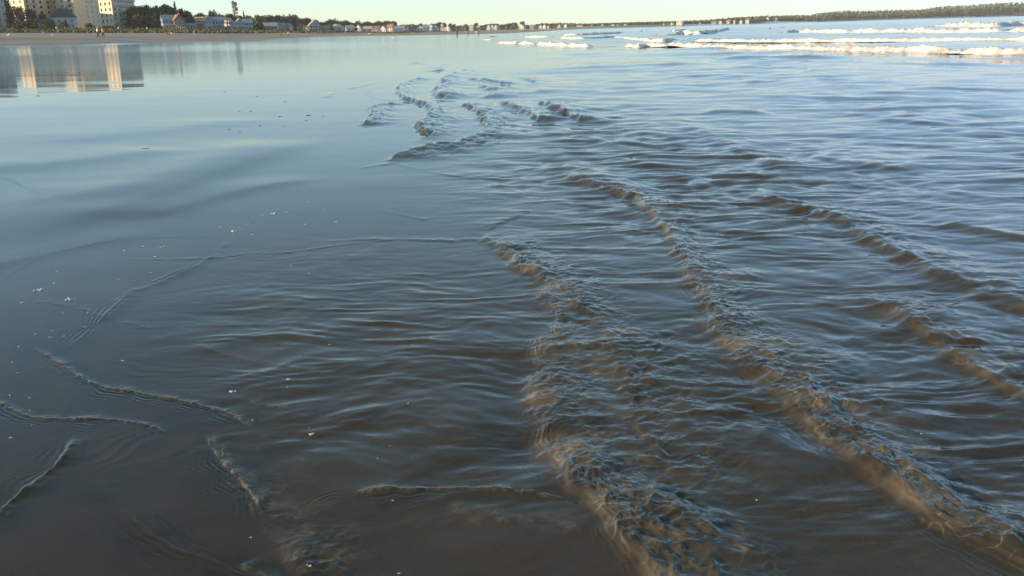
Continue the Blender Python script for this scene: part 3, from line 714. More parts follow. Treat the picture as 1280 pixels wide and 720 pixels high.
FAR = [(697, 701, 31, 33.2, 'white', 'low white house among far trees'), (705, 709.5, 30.5, 34.5, 'white', 'bright white far house with round looking gable'), (721, 730, 33, 35.8, 'tan', 'long low tan building on the far shore'), (738.5, 740.5, 31.8, 34, 'white', 'speck of a white house in the trees'),
       (751.5, 755, 31.8, 35.8, 'cream', 'upright cream house on the far shore'), (764.5, 769, 32, 34, 'white', 'flat white house on the far shore'), (770.5, 773.5, 31.5, 34, 'palegrey', 'pale grey house on the far shore'), (780, 783.5, 30, 32.5, 'white', 'white house at the left end of the far wood'),
       (828.8, 831.2, 29, 31, 'white', 'lone white far house left of the lit pair'), (837.5, 842, 28.5, 31.2, 'white', 'white house left of the big cream far building'), (845.5, 854.5, 26.6, 31.8, 'cream', 'big cream building on the far shore'), (873.5, 876.5, 29, 31.6, 'tan', 'small tan house low on the far shore'),
       (889.5, 895.5, 27, 30, 'tan', 'brownish far house with wide roof'), (898.5, 903, 26.5, 29.8, 'white', 'white gabled far house beside the brownish one'), (908, 913, 25, 29.6, 'tan', 'tall tan far house'), (916.5, 919, 25.5, 29, 'white', 'narrow white far house'), (924.5, 928.5, 25.7, 28.6, 'white', 'white far house with lit left wall'),
       (932, 937, 23.5, 26.2, 'cream', 'cream far house high in the trees'), (957.5, 961, 22, 25, 'white', 'white far house on the rise'), (964.5, 972, 23.5, 27.2, 'cream', 'wide pinkish cream far house'), (1019.5, 1021.2, 24.6, 26.8, 'white', 'white far hut by itself at the waterline')]
for i, (x0, x1, yt, yb, wl, lb) in enumerate(FAR):
    house(x0, x1, yt, yb, ('gable', 'eave')[(x1 - x0) > 4.8], -25 if i % 3 else -10, wl, ('grey', 'pale', 'brown')[i % 3], lb, lb, GC, wins=2, dr=-8 if x0 > 720 else 0)

# ------------------------------------------------------------------ trees
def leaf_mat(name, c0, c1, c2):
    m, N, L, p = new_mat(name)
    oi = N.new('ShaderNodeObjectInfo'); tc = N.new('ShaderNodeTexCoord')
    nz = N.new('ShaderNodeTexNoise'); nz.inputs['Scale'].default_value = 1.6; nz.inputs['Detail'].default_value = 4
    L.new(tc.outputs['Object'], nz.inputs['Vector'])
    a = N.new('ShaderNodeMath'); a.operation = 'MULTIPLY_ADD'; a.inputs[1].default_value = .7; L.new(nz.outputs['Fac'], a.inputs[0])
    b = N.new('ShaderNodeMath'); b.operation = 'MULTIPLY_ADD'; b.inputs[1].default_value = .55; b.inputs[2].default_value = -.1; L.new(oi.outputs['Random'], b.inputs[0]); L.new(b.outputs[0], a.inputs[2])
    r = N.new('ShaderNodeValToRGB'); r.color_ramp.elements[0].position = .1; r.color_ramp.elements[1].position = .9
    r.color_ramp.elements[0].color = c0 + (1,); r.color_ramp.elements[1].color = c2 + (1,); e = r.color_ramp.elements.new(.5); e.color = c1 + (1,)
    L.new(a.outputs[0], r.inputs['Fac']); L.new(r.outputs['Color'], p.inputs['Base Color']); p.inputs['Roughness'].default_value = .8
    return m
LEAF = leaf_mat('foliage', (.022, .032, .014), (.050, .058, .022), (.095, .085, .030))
LEAFG = leaf_mat('sunny_foliage', (.06, .09, .02), (.10, .13, .03), (.14, .16, .04))
LEAFR = leaf_mat('rusty_foliage', (.07, .035, .02), (.12, .055, .03), (.16, .09, .04))
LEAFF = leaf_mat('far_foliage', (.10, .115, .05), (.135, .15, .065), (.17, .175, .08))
BARK = colour('bark', (.12, .09, .07))
def clump(mb, c, rx, ry, rz, n, leaf, rg):
    for _ in range(n):
        while True:
            q = Vector((rg.uniform(-1, 1), rg.uniform(-1, 1), rg.uniform(-1, 1)))
            if .25 < q.length < 1: break
        p = Vector((c[0] + q.x * rx, c[1] + q.y * ry, c[2] + q.z * rz))
        d = Vector((rg.gauss(0, 1), rg.gauss(0, 1), rg.gauss(0, 1))).normalized(); u = d.orthogonal().normalized(); w = d.cross(u); s = leaf * rg.uniform(.6, 1.3)
        mb.add([p - u * s - w * s * .5, p + u * s * .3 - w * s, p + u * s + w * s * .4, p - u * s * .2 + w * s], [(0, 1, 2, 3)])
def crown_mesh(kind, seed):                # unit tree: height 1, width about .8
    rg = random.Random(seed); mb = MB(); tr = MB()
    if kind == 'broadleaf':
        for k in range(11):
            a = rg.uniform(0, 6.28); d = rg.uniform(.05, .27); z = rg.uniform(.28, .86)
            s = rg.uniform(.12, .20) * (1.15 - .4 * abs(z - .5))
            clump(mb, (math.cos(a) * d, math.sin(a) * d, z), s, s, s * .8, 75, .030, rg)
        clump(mb, (0, 0, .5), .28, .28, .42, 260, .036, rg)
        clump(mb, (0, 0, .2), .33, .33, .22, 170, .04, rg)
        for k in range(4):
            a = k * 1.6 + rg.random(); tr.tube((0, 0, .3), (math.cos(a) * .2, math.sin(a) * .2, .62), .016, .006)
    elif kind == 'tall':
        for z, s, dx in ((.40, .17, .02), (.52, .19, -.03), (.63, .2, .02), (.74, .19, -.05), (.84, .17, -.02), (.88, .12, .13), (.93, .10, -.06), (.72, .10, .18), (.28, .13, 0)):
            clump(mb, (dx, rg.uniform(-.05, .05), z), s, s, s * .62, 85, .022, rg)
    elif kind == 'scrub':
        for k in range(12):
            a = rg.uniform(0, 6.28); d = rg.uniform(.05, .33)
            clump(mb, (math.cos(a) * d, math.sin(a) * d, rg.uniform(.2, .75)), .2, .2, .26, 60, .05, rg)
    else:
        for k in range(15):
            z = .12 + .86 * k / 14; w_ = .30 * (1 - z) + .02
            for j in range(5):
                a = rg.uniform(0, 6.28)
                clump(mb, (math.cos(a) * w_ * .5, math.sin(a) * w_ * .5, z), w_ * .7 + .01, w_ * .7 + .01, .035, 18, .024, rg)
    tr.tube((0, 0, -.12), (0, 0, .45 if kind != 'pine' else .9), .026, .012)
    return mb, tr
PROTO = {}
def get_proto(kind, v, lm):
    k = (kind, v, lm.name)
    if k not in PROTO:
        mb, tr = crown_mesh(kind, 100 + v * 7 + len(kind))
        nm = {'broadleaf': 'broadleaf_tree', 'tall': 'tall_tree', 'pine': 'pine_tree', 'scrub': 'shrub'}[kind]
        cm = mb.build('crown', lm); tm = tr.build('trunk', BARK)
        PROTO[k] = (nm, cm, tm, True)
    return PROTO[k]
TREES = []
def tree(px, yt, wpx, kind='broadleaf', lm=None, dr=25, label=None, group='trees along the dune', low=0., yb=None):
    lm = lm or LEAF
    nm, cm, tm, fresh = get_proto(kind, rng.randrange(3) if kind == 'broadleaf' else 0, lm)
    r = base_r(px) + dr; s = px_size(r); c = spot(px, r)
    ht = max(EYE + (horizon_y(px) - yt) * s - c.z, 2.0)
    root = thing(nm, label, 'tree' if kind != 'scrub' else 'shrub', c, rng.uniform(0, 6.28), group)
    sc = wpx * s / .78
    k = (nm, cm, tm, fresh)
    if cm.parent is None: cr, tk = cm, tm
    else:
        cr, tk = cm.copy(), tm.copy(); COL.objects.link(cr); COL.objects.link(tk)
    cr.parent = root; tk.parent = root
    root.scale = (sc, sc, ht * 1.03)
    if label is None: TREES.append((px, root, kind, yt))
    return root
tree(16, 3.5, 15, lm=LEAFG, dr=40, label='sunlit green tree between the grey tower and the cream towers', group=None)
tree(30, 14, 17, lm=LEAFR, dr=-3, label='rusty red tree in front of the cream tower', group=None)
tree(18, 19, 13, dr=-2, label='dark tree at the foot of the grey tower', group=None)
tree(44, 16.5, 16, dr=-3, label='black green tree between the rusty tree and the small white cottage', group=None)
tree(58, 21, 14, dr=4, label='dark tree right behind the small hidden cottage', group=None)
tree(61, 29, 9, 'scrub', dr=-14, label='dark bush in front of the small hidden cottage', group=None)
tree(70, 27.5, 6, 'scrub', lm=LEAFR, dr=-6, label='dark reddish bush left of the pale hipped house', group=None)
tree(84, 29.5, 8, 'scrub', dr=-8, label='dark bush before the front of the pale hipped house', group=None)
tree(116, 31.5, 11, 'scrub', dr=-8, label='low dark bush below the grey side of the cream tower', group=None)
tree(34, 31, 30, 'scrub', lm=leaf_mat('dune_scrub', (.06, .05, .02), (.10, .08, .03), (.13, .11, .04)), dr=-22, label='broad brownish thicket on the dune below the rusty tree', group=None)
tree(140, 34.2, 14, 'scrub', dr=-10, label='low hedge below the sunlit tower wall', group=None)
tree(223.5, 8.6, 13, 'pine', dr=22, label='dark pointed pine behind the big shingled house', group=None)
tree(297, 6.5, 14, 'tall', dr=20, label='tallest tree on the shore rising above the cottages', group=None)
tree(307.5, 17.5, 6.5, 'pine', dr=26, label='spindly pointed conifer right of the tallest tree', group=None)
tree(325, 20, 14, lm=LEAFG, dr=10, label='yellow green bushy tree right of the pale roofed cottage', group=None)
tree(318, 23, 9, lm=LEAFG, dr=2, label='bright green bush beside the pale roofed cottage', group=None)
tree(471, 27, 10, lm=LEAFR, dr=14, label='rusty autumn tree above the brown roofed house', group=None)
TOPS = [(170, 11.5, 12), (178, 11.5, 13), (186, 10, 13), (193, 12, 11), (200, 11, 12), (207, 9.5, 12), (213, 8.5, 9), (217.5, 10, 9), (230, 14, 13), (238, 16, 10), (244, 21.5, 10), (250, 20, 9), (254.5, 18.5, 9), (261, 20.5, 9), (270, 15, 9), (277, 19.5, 11), (285, 21, 9), (291, 19, 11), (303, 21, 10), (312, 20.5, 10),
        (333, 20, 11), (342, 20.5, 9), (348, 20, 8), (356, 20, 9), (365, 19, 10), (371, 20.5, 8), (377, 23.5, 8), (381.5, 24, 7), (387, 22.5, 9), (396, 25, 9), (404, 28, 10), (411, 25.5, 9), (419, 24, 10), (426, 28, 8), (433, 26, 10), (441, 29, 8), (449, 26.5, 8), (456, 29, 9), (461, 26.5, 7), (467, 28.5, 8), (475, 26.5, 8), (483, 26, 11), (493, 26, 6), (503, 31, 10), (509, 30.5, 9), (516, 30, 8), (522, 31, 8), (526.5, 29.5, 6), (533, 30.5, 8), (541, 29.5, 8),
        (549, 27.5, 6), (556, 28, 4.5), (563, 29.3, 4), (567, 30, 4), (573, 32, 8), (580, 31.5, 8), (583, 30, 3.5), (588, 31, 5), (595, 28.5, 5.5), (602, 31.5, 6), (608, 30.5, 7), (614, 29.5, 7), (620, 29.5, 6), (628, 30.5, 8), (636, 29, 6), (643, 28, 7), (653, 26.8, 6), (659, 31, 6), (666, 31, 7), (672, 30, 6), (677, 29, 5), (682, 29, 6), (689, 29.5, 8)]
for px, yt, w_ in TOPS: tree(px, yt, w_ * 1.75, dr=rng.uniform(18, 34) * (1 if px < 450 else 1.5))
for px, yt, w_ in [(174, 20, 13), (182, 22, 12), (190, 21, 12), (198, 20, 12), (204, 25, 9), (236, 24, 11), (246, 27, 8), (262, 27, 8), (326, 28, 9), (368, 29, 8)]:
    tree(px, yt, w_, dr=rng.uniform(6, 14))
by = {}
for px, root, kind, yt in TREES:
    hs = min(HOUSES, key=lambda h: abs(h[0] - px)); by.setdefault(hs, []).append((px, root, yt))
ORD = {1: [''], 2: ['left of two ', 'right of two '], 3: ['left of three ', 'middle of three ', 'right of three '], 4: ['leftmost of four ', 'second of four ', 'third of four ', 'rightmost of four ']}
for (hx, short), L_ in by.items():
    L_.sort(key=lambda q: q[0])
    low = short == 'grey wing'
    if len(L_) > 4:
        ups = [q for q in L_ if q[2] < 18]; dn = [q for q in L_ if q[2] >= 18]
        for nm, sub in (('tall', ups), ('lower', dn)):
            words = ['first', 'second', 'third', 'fourth', 'fifth', 'sixth', 'seventh', 'eighth', 'ninth', 'tenth']
            for i, (px, root, yt) in enumerate(sub):
                root['label'] = f'{words[i]} {nm} dark tree from the right tower, towards the {short}'
    else:
        for i, (px, root, yt) in enumerate(L_):
            root['label'] = f'{ORD[len(L_)][i]}{"tree" if len(L_) == 1 else "trees"} rising behind the {short}' if len(L_) > 1 else f'bushy tree rising behind the {short}'

# the far wood across the bay: one mass
PROF = [(688, 29.5), (700, 29), (715, 29.5), (735, 30.5), (750, 30), (765, 30), (780, 28.8), (800, 28.3), (830, 27.8), (850, 26.8), (870, 25.8), (890, 24.8), (910, 23.3), (930, 21.8), (950, 20.8), (980, 20.2), (1010, 19.7), (1030, 17), (1050, 15), (1080, 15.3), (1100, 14.3), (1130, 14), (1150, 13.5), (1165, 11.5), (1180, 10), (1200, 9.5), (1220, 8.5), (1240, 7), (1260, 6), (1290, 6.5), (1400, 5)]
mb = MB(); rg = random.Random(5)
px = 688.0
while px < 1330:
    for row in range(2):
        x = px + rg.uniform(-1, 1); r = base_r(x) + (10 if row else 45) + rg.uniform(0, 25); c = spot(x, r); s = px_size(r)
        yt = float(np.interp(x, [q[0] for q in PROF], [q[1] for q in PROF])) + rg.uniform(-.2, 1.3) + (3.0 if row else 0)
        top = EYE + (horizon_y(x) - yt) * s
        h = max(top - c.z, 3)
        for z in (.25, .55, .85):
            rad = s * rg.uniform(1.7, 3.2) * (1.15 - z * .5)
            clump(mb, (c.x, c.y, c.z + h * z), rad, rad, h * .22, 30, s * .55, rg)
    px += 1.35
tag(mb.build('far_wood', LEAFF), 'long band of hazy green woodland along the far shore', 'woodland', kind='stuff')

# dune grass
mb = MB(); rg = random.Random(8)
for _ in range(9000):
    px = rg.uniform(-40, 560); r0 = float(np.interp(px, [f[0] for f in GRASS], [f[1] for f in GRASS])); r1 = base_r(px) - 3
    r = r0 + (r1 - r0) * rg.random() ** 1.3; c = spot(px, r); a = rg.uniform(0, 3.14); w_ = rg.uniform(.25, .6); h = rg.uniform(.4, 1.1)
    u = Vector((math.cos(a), math.sin(a), 0)) * w_; l = Vector((rg.uniform(-.3, .3), rg.uniform(-.3, .3), h))
    mb.add([c - u, c + u, c + l + u * .6, c + l - u * .7], [(0, 1, 2, 3)])
tag(mb.build('dune_grass', leaf_mat('marram', (.05, .055, .02), (.09, .09, .03), (.16, .13, .055))), 'green and straw coloured grass on the low dune', 'grass', kind='stuff')

# picket fence on the dune
c = spot(102, 540); t = thing('picket_fence', 'short run of pale pickets on the dune below the towers', 'fence', c)
for i in range(9):
    q = spot(84 + i * 4.4, 540) - c
    MB().box(q.x - .14, q.x + .14, q.y - .1, q.y + .1, q.z - .5, q.z + 1.7).build('post', colour('weathered_wood', (.42, .38, .27)), t)
q0, q1 = spot(84, 540) - c, spot(119, 540) - c
MB().tube((q0.x, q0.y + .13, q0.z + .8), (q1.x, q1.y + .13, q1.z + .8), .05, .05).build('rail', colour('weathered_wood', (.42, .38, .27)), t)
for px, lb in ((35.3, 'white marker post below the broad brownish thicket'), (73.3, 'white marker post left of the picket fence'), (150, 'white marker post below the right tower'), (185.5, 'white sign post under the dark trees')):
    q = spot(px, 545)
    t = thing('marker_post', lb, 'post', q, 0, 'posts on the dune')
    MB().box(-.12, .12, -.1, .1, -.4, 1.5).build('post', TRIM, t); MB().box(-.32, .32, -.16, -.103, .95, 1.6).build('board', TRIM, t)

# ------------------------------------------------------------------ people
SKIN = colour('skin', (.45, .28, .20), .6, .05)
def skin_obj(name, verts, edges, rad, m, parent=None, root=0):
    me = bpy.data.meshes.new(name); me.from_pydata(verts, edges, []); me.materials.append(m)
    o = bpy.data.objects.new(name, me); COL.objects.link(o)
    if parent: o.parent = parent
    md = o.modifiers.new('skin', 'SKIN')
    for i, r in enumerate(rad):
        sv = me.skin_vertices[0].data[i]; sv.radius = (r, r); sv.use_root = (i == root)
    md.use_smooth_shade = True
    sb = o.modifiers.new('sub', 'SUBSURF'); sb.levels = 1; sb.render_levels = 2
    return o
def person(px, py, label, shirt, pants, rz=0., pose='walk', h=1.72, hair=(.05, .035, .025), long_sleeve=False, bare_legs=False, group=None, lean=0.):
    c = hit(px, py); k = h / 1.72
    st = .16 if pose == 'walk' else .03
    if pose == 'sit':
        V = [(0, 0, .16), (0, .04, .42), (0, .02, .60), (0, 0, .74), (0, -.02, .86),
             (-.18, .03, .54), (-.24, -.08, .34), (-.2, -.26, .3), (-.19, -.33, .3), (.18, .03, .54), (.24, -.08, .34), (.2, -.26, .3), (.19, -.33, .3),
             (-.1, -.02, .13), (-.14, -.34, .36), (-.13, -.62, .07), (-.13, -.75, .06), (.1, -.02, .13), (.14, -.36, .33), (.13, -.66, .07), (.13, -.79, .06)]
    else:
        V = [(0, 0, .95), (0, 0, 1.25 - lean * .05), (0, -.01 - lean * .2, 1.46 - lean * .1), (0, -.03 - lean * .3, 1.58 - lean * .15), (0, -.03 - lean * .33, 1.68 - lean * .2),
             (-.18, -lean * .16, 1.39 - lean * .1), (-.25, .05, 1.12), (-.26, -.02, .88), (-.26, -.05, .80), (.18, -lean * .16, 1.39 - lean * .1), (.25, -.06, 1.12), (.26, -.16, .9), (.26, -.21, .83),
             (-.09, 0, .88), (-.10, -st * .6 - .02, .48), (-.10, -st, .08), (-.10, -st - .14, .03), (.09, 0, .88), (.10, st * .2 - .03, .48), (.10, st + .04, .10), (.10, st - .09, .03)]
    V = [(x * k, y * k, z * k) for x, y, z in V]
    E = [(0, 1), (1, 2), (2, 3), (3, 4), (2, 5), (5, 6), (6, 7), (7, 8), (2, 9), (9, 10), (10, 11), (11, 12), (0, 13), (13, 14), (14, 15), (15, 16), (0, 17), (17, 18), (18, 19), (19, 20)]
    Rr = [.13, .13, .06, .085, .075, .06, .04, .032, .038, .06, .04, .032, .038, .085, .06, .045, .04, .085, .06, .045, .04]
    body = skin_obj('person', V, E, [q * k for q in Rr], SKIN)
    body.location = c; body.rotation_euler = (0, 0, rz)
    tag(body, label, 'person', group)
    n = 7 if not long_sleeve else 8
    sv = [0, 1, 2, 5, 6, 9, 10]; vs = [list(V[i]) for i in sv]
    vs[2][2] -= .05 * k
    skin_obj('shirt', vs, [(0, 1), (1, 2), (2, 3), (3, 4), (2, 5), (5, 6)], [q * k for q in (.155, .165, .10, .085, .06, .085, .06)], colour('cloth_shirt', shirt, .9, .1), body)
    pv = [0, 13, 14, 15, 17, 18, 19]; vs = [list(V[i]) for i in pv]
    if bare_legs: pv2 = [0, 1, 2, 4, 5]; vs2 = [vs[0], vs[1], vs[2], vs[4], vs[5]]; skin_obj('shorts', vs2, [(0, 1), (1, 2), (0, 3), (3, 4)], [q * k for q in (.14, .11, .085, .11, .085)], colour('cloth_trousers', pants, .9, .1), body)
    else: skin_obj('trousers', vs, [(0, 1), (1, 2), (2, 3), (0, 4), (4, 5), (5, 6)], [q * k for q in (.145, .11, .08, .065, .11, .08, .065)], colour('cloth_trousers', pants, .9, .1), body)
    hd = V[4]
    MB().ball((hd[0], hd[1] + .02 * k, hd[2] - .01 * k), .095 * k, .10 * k, .10 * k, zmin=-.15).build('hair', colour('hair', hair), body, True)
    return body
WALK = 'people out on the beach'
person(122.8, 46.9, 'walker in a white top and dark trousers, left of the pair below the towers', (.78, .74, .68), (.03, .03, .035), rz=2.4, group=WALK, h=1.78, hair=(.6, .55, .5))
person(129.2, 46.9, 'walker in an orange top and dark trousers, right of the pair below the towers', (.72, .22, .10), (.035, .03, .03), rz=2.6, group=WALK, h=1.72)
person(351.2, 46.0, 'walker in dark red standing before the white chimney cottage', (.28, .06, .04), (.12, .04, .03), rz=.4, group=WALK, h=1.75)
person(360.4, 46.0, 'walker in pale blue shirt and black trousers beside the one in red', (.50, .53, .60), (.02, .02, .025), rz=-.6, group=WALK, h=1.78)
person(208.6, 43.4, 'person in red sitting on the dry sand below the shingled house', (.45, .12, .08), (.25, .12, .08), rz=.6, pose='sit', group=WALK)
person(211.6, 43.6, 'person in rust brown sitting between the red and the white sitters', (.35, .15, .08), (.2, .08, .06), rz=0, pose='sit', group=WALK)
person(214.4, 43.6, 'person in white sitting on the sand below the shingled house', (.75, .70, .62), (.55, .4, .3), rz=-.5, pose='sit', group=WALK)
person(242.8, 44.3, 'person in white leaning forward on the sand below the low porch house', (.78, .72, .60), (.7, .62, .5), rz=1.5, pose='walk', lean=1., h=1.6, group=WALK)
person(571.5, 45.8, 'person in black standing alone near the far waterline', (.02, .02, .022), (.02, .02, .022), rz=.3, pose='stand', group=WALK, h=1.8)
person(585.3, 43.9, 'distant person in brown between the black and the white figures', (.22, .14, .08), (.15, .1, .07), rz=.3, group=WALK)
person(595.5, 44.6, 'distant person in white near the end of the beach', (.8, .76, .7), (.7, .65, .6), rz=.3, group=WALK)
person(598.4, 43.9, 'distant person in red beside the one in white', (.4, .1, .07), (.2, .08, .06), rz=.3, group=WALK)

# ------------------------------------------------------------------ gulls
GW = colour('gull_white', (.78, .78, .76), .7, .03); GG = colour('gull_grey', (.36, .38, .40), .7, .08); GY = colour('gull_yellow', (.6, .40, .08))
def gull(px, py, label, rz, s=1.0):
    c = hit(px, py)
    t = thing('gull', label, 'bird', c, rz, 'gulls on the wet sand'); t.scale = (s, s, s)
    m = MB().ball((0, 0, .19), .075, .17, .075).ball((0, -.13, .25), .045, .055, .08).ball((0, -.16, .32), .042, .055, .042)
    m.add([(-.04, .12, .2), (.04, .12, .2), (.05, .29, .2), (-.05, .29, .2), (-.04, .12, .215), (.04, .12, .215), (.05, .29, .21), (-.05, .29, .21)], [(0, 3, 2, 1), (4, 5, 6, 7), (0, 1, 5, 4), (1, 2, 6, 5), (2, 3, 7, 6), (3, 0, 4, 7)])
    m.build('body', GW, t, True)
    for sx in (-1, 1):
        MB().ball((sx * .066, .05, .205), .02, .19, .055).build('wing', GG, t, True)
        MB().tube((sx * .03, .01, .13), (sx * .03, .01, 0), .008, .008).tube((sx * .03, .01, .005), (sx * .03, -.05, .005), .012, .006).build('leg', GY, t)
    MB().tube((0, -.205, .318), (0, -.27, .308), .013, .004).build('beak', GY, t)
for px, py, lb, rz, s in ((11, 46.2, 'largest white gull on the sand below the left tower', 1.1, 1.5), (65.5, 45.4, 'small white gull left of the walking pair', .8, 1.1), (105.5, 45.4, 'white gull close left of the walking pair', -1, 1.1), (137.6, 45.6, 'white gull close right of the walking pair', 2, 1.2),
                           (461.5, 43.6, 'white gull on the sand before the wide grey house', 1.2, 3.0), (492, 50.6, 'white gull standing in the wet film with its reflection', .5, 1.7)):
    gull(px, py, lb, rz, s)

# ------------------------------------------------------------------ breaking waves
def foam_material():
    m, N, L, p = new_mat('white_foam')
    tc = N.new('ShaderNodeTexCoord'); nz = N.new('ShaderNodeTexNoise'); nz.inputs['Scale'].default_value = 1.3; nz.inputs['Detail'].default_value = 8
    L.new(tc.outputs['Object'], nz.inputs['Vector'])
    cr = N.new('ShaderNodeValToRGB'); cr.color_ramp.elements[0].position = .34; cr.color_ramp.elements[0].color = (.38, .36, .33, 1); cr.color_ramp.elements[1].position = .52; cr.color_ramp.elements[1].color = (.66, .65, .62, 1)
    L.new(nz.outputs['Fac'], cr.inputs['Fac']); L.new(cr.outputs['Color'], p.inputs['Base Color']); p.inputs['Roughness'].default_value = .75
    bp = N.new('ShaderNodeBump'); n2 = N.new('ShaderNodeTexNoise'); n2.inputs['Scale'].default_value = 11; n2.inputs['Detail'].default_value = 8
    L.new(tc.outputs['Object'], n2.inputs['Vector']); L.new(n2.outputs['Fac'], bp.inputs['Height']); bp.inputs['Strength'].default_value = 1.0; bp.inputs['Distance'].default_value = .10
    L.new(bp.outputs['Normal'], p.inputs['Normal'])
    return m
M_FOAM = foam_material()
def swell_material():
    m, N, L, p = new_mat('wave_back')
    p.inputs['Base Color'].default_value = (.10, .17, .24, 1); p.inputs['Roughness'].default_value = .2; p.inputs['IOR'].default_value = 1.333
    tc = N.new('ShaderNodeTexCoord'); mp = N.new('ShaderNodeMapping'); mp.inputs['Scale'].default_value = (.8, 2.5, 1); nz = N.new('ShaderNodeTexNoise'); nz.inputs['Scale'].default_value = 2.2; nz.inputs['Detail'].default_value = 6
    bp = N.new('ShaderNodeBump'); bp.inputs['Strength'].default_value = .35; bp.inputs['Distance'].default_value = .06
    L.new(tc.outputs['Object'], mp.inputs['Vector']); L.new(mp.outputs[0], nz.inputs['Vector']); L.new(nz.outputs['Fac'], bp.inputs['Height']); L.new(bp.outputs['Normal'], p.inputs['Normal'])
    return m
M_SWELL = swell_material()
def strip(name, P, T, prof, m, parent, c):
    """P points along, T unit normals towards the back, prof(i) -> list of (offset, height)"""
    V, F = [], []; n = None
    for i in range(len(P)):
        pr = prof(i); n = len(pr)
        for o, z in pr: V.append((P[i][0] + T[i][0] * o - c[0], P[i][1] + T[i][1] * o - c[1], z - c[2]))
    for i in range(len(P) - 1):
        for j in range(n - 1): F.append((i * n + j, (i + 1) * n + j, (i + 1) * n + j + 1, i * n + j + 1))
    return mesh_obj(name, V, F, m, parent, True)
def breaker(label, pts, hpx, cover=1.0, seed=1, back=4.0, rough=1.0, taper=.12):
    raw = spline([tuple(on_level(a, b)[:2]) for a, b in pts], 24)
    seg = np.linalg.norm(np.diff(raw, axis=0), axis=1); cum = np.concatenate([[0], np.cumsum(seg)])
    r0 = float(np.mean(np.hypot(raw[:, 0], raw[:, 1])))
    n = int(min(700, max(30, cum[-1] / (r0 * .0012))))
    s = np.linspace(0, cum[-1], n); P = np.stack([np.interp(s, cum, raw[:, 0]), np.interp(s, cum, raw[:, 1])], 1)
    d = np.gradient(P, axis=0); d /= np.linalg.norm(d, axis=1)[:, None]
    T = np.stack([-d[:, 1], d[:, 0]], 1)
    if np.mean(T[:, 1]) < 0: T = -T
    h0 = .82 * hpx * px_size(r0)
    env = smooth(0, taper, s / s[-1]) * smooth(0, taper, 1 - s / s[-1])
    hh = h0 * (.55 + .45 * env) * (.85 + .5 * noise(s / (h0 * 9), s * 0 + seed, seed) + .35 * noise(s / (h0 * 2.2), s * 0 + seed, seed + 1)) * np.maximum(env, .05) ** .6
    hh = np.clip(hh, .02, None)
    c = Vector((P[n // 2, 0], P[n // 2, 1], 0))
    t = thing('breaking_wave', label, 'wave', c, 0, 'breaking waves')
    hb = hh * .66
    def pbody(i):
        h = hb[i]; w = h0
        return [(-.25 * w, -.15), (.02 * w, h * .15 - .02), (.3 * w, h * .75), (.6 * w, h), (1.1 * w, h * .93), (2. * w, h * .62), (3. * w, h * .28), (back * w, -.02), (back * w + .6, -.25)]
    strip('swell', P, T, pbody, M_SWELL, t, c)
    cv = smooth(-.25, .1, noise(s / (h0 * 14), s * 0 + seed * 1.7, seed + 5) + (cover - .5) * 1.1)
    N2 = 11
    offs = np.linspace(-.95, 1.35, N2)
    def pfoam(i):
        h = hh[i]; w = h0; out = []
        for j, o in enumerate(offs):
            e = math.sin(math.pi * j / (N2 - 1)) ** .45
            base = np.interp(o, [-.95, -.5, .1, .5, 1.0, 1.35], [-.25, .16, .78, 1.02, .9, .55]) * h
            nz_ = float(noise(np.array([s[i] / (h0 * .55)]), np.array([o * 1.8 + seed]), seed + 7)[0]) + .8 * float(noise(np.array([s[i] / (h0 * .2)]), np.array([o * 4 + seed]), seed + 8)[0])
            z = base * (.25 + .75 * cv[i]) + h0 * .22 * rough * nz_ * e * cv[i] - (1 - cv[i]) * .45 * h
            oo = o * w + w * .18 * nz_ * e
            out.append((oo, z))
        return out
    strip('foam', P, T, pfoam, M_FOAM, t, c)
    return t
breaker('long nearest breaker rolling across the right side', [(832, 56.5), (870, 58.5), (920, 60.5), (1000, 62.3), (1100, 64), (1200, 65.8), (1280, 67), (1420, 69)], 6.5, 1.0, 3, taper=.03)
breaker('short foaming hump at the left end of the nearest breaker', [(782, 57.5), (790, 58.5), (800, 58.5), (810, 57.5), (835, 58)], 4.5, .8, 4)
breaker('nearest low breaker running in from the left, partly sandy', [(616, 54.2), (650, 55), (690, 57), (720, 58.5), (748, 58.8), (770, 58)], 4.5, .9, 5)
breaker('second long breaker behind the nearest one on the right', [(866, 51.2), (950, 52), (1050, 51.8), (1160, 51), (1280, 50.5), (1420, 50)], 4.2, 1.0, 6, taper=.03)
breaker('middle breaker curving left behind the sandy hump', [(766, 47.5), (785, 49.3), (805, 51.2), (830, 51.5), (850, 49.5)], 3.6, .9, 7)
breaker('broad left breaker with a second crest close behind', [(696, 47.8), (720, 48.6), (745, 48.2), (765, 47), (785, 46.2)], 3.2, .9, 8)
breaker('thin white line of foam at the back on the left', [(700, 44.2), (725, 43.8), (745, 42.8), (765, 42), (782, 41.2)], 2.6, .9, 9)
breaker('small breaker left of the broad one near the beach end', [(656, 46.6), (668, 46.8), (690, 46.4)], 2.6, .9, 10)
breaker('bright breaker with a peaked right tip in the middle distance', [(815, 44), (835, 43.8), (855, 42.8), (875, 42.8), (890, 41.3), (905, 39.5), (912, 37)], 4.6, 1.0, 11)
breaker('small crest peeking over the bright middle breaker', [(836, 39), (846, 38.8), (858, 37.5)], 2.0, 1., 12)
breaker('large far breaker on the right with two dips', [(981, 41.3), (1000, 40.3), (1030, 40.8), (1080, 40.3), (1150, 40.8), (1220, 40.2), (1280, 39.8), (1420, 38)], 5.0, 1.0, 13, taper=.04)
breaker('farthest high breaker at the right edge', [(1163, 33.6), (1180, 33.2), (1205, 33.4), (1240, 33.6), (1265, 32.5), (1280, 31.5), (1380, 30)], 5.6, 1.0, 14, taper=.06)
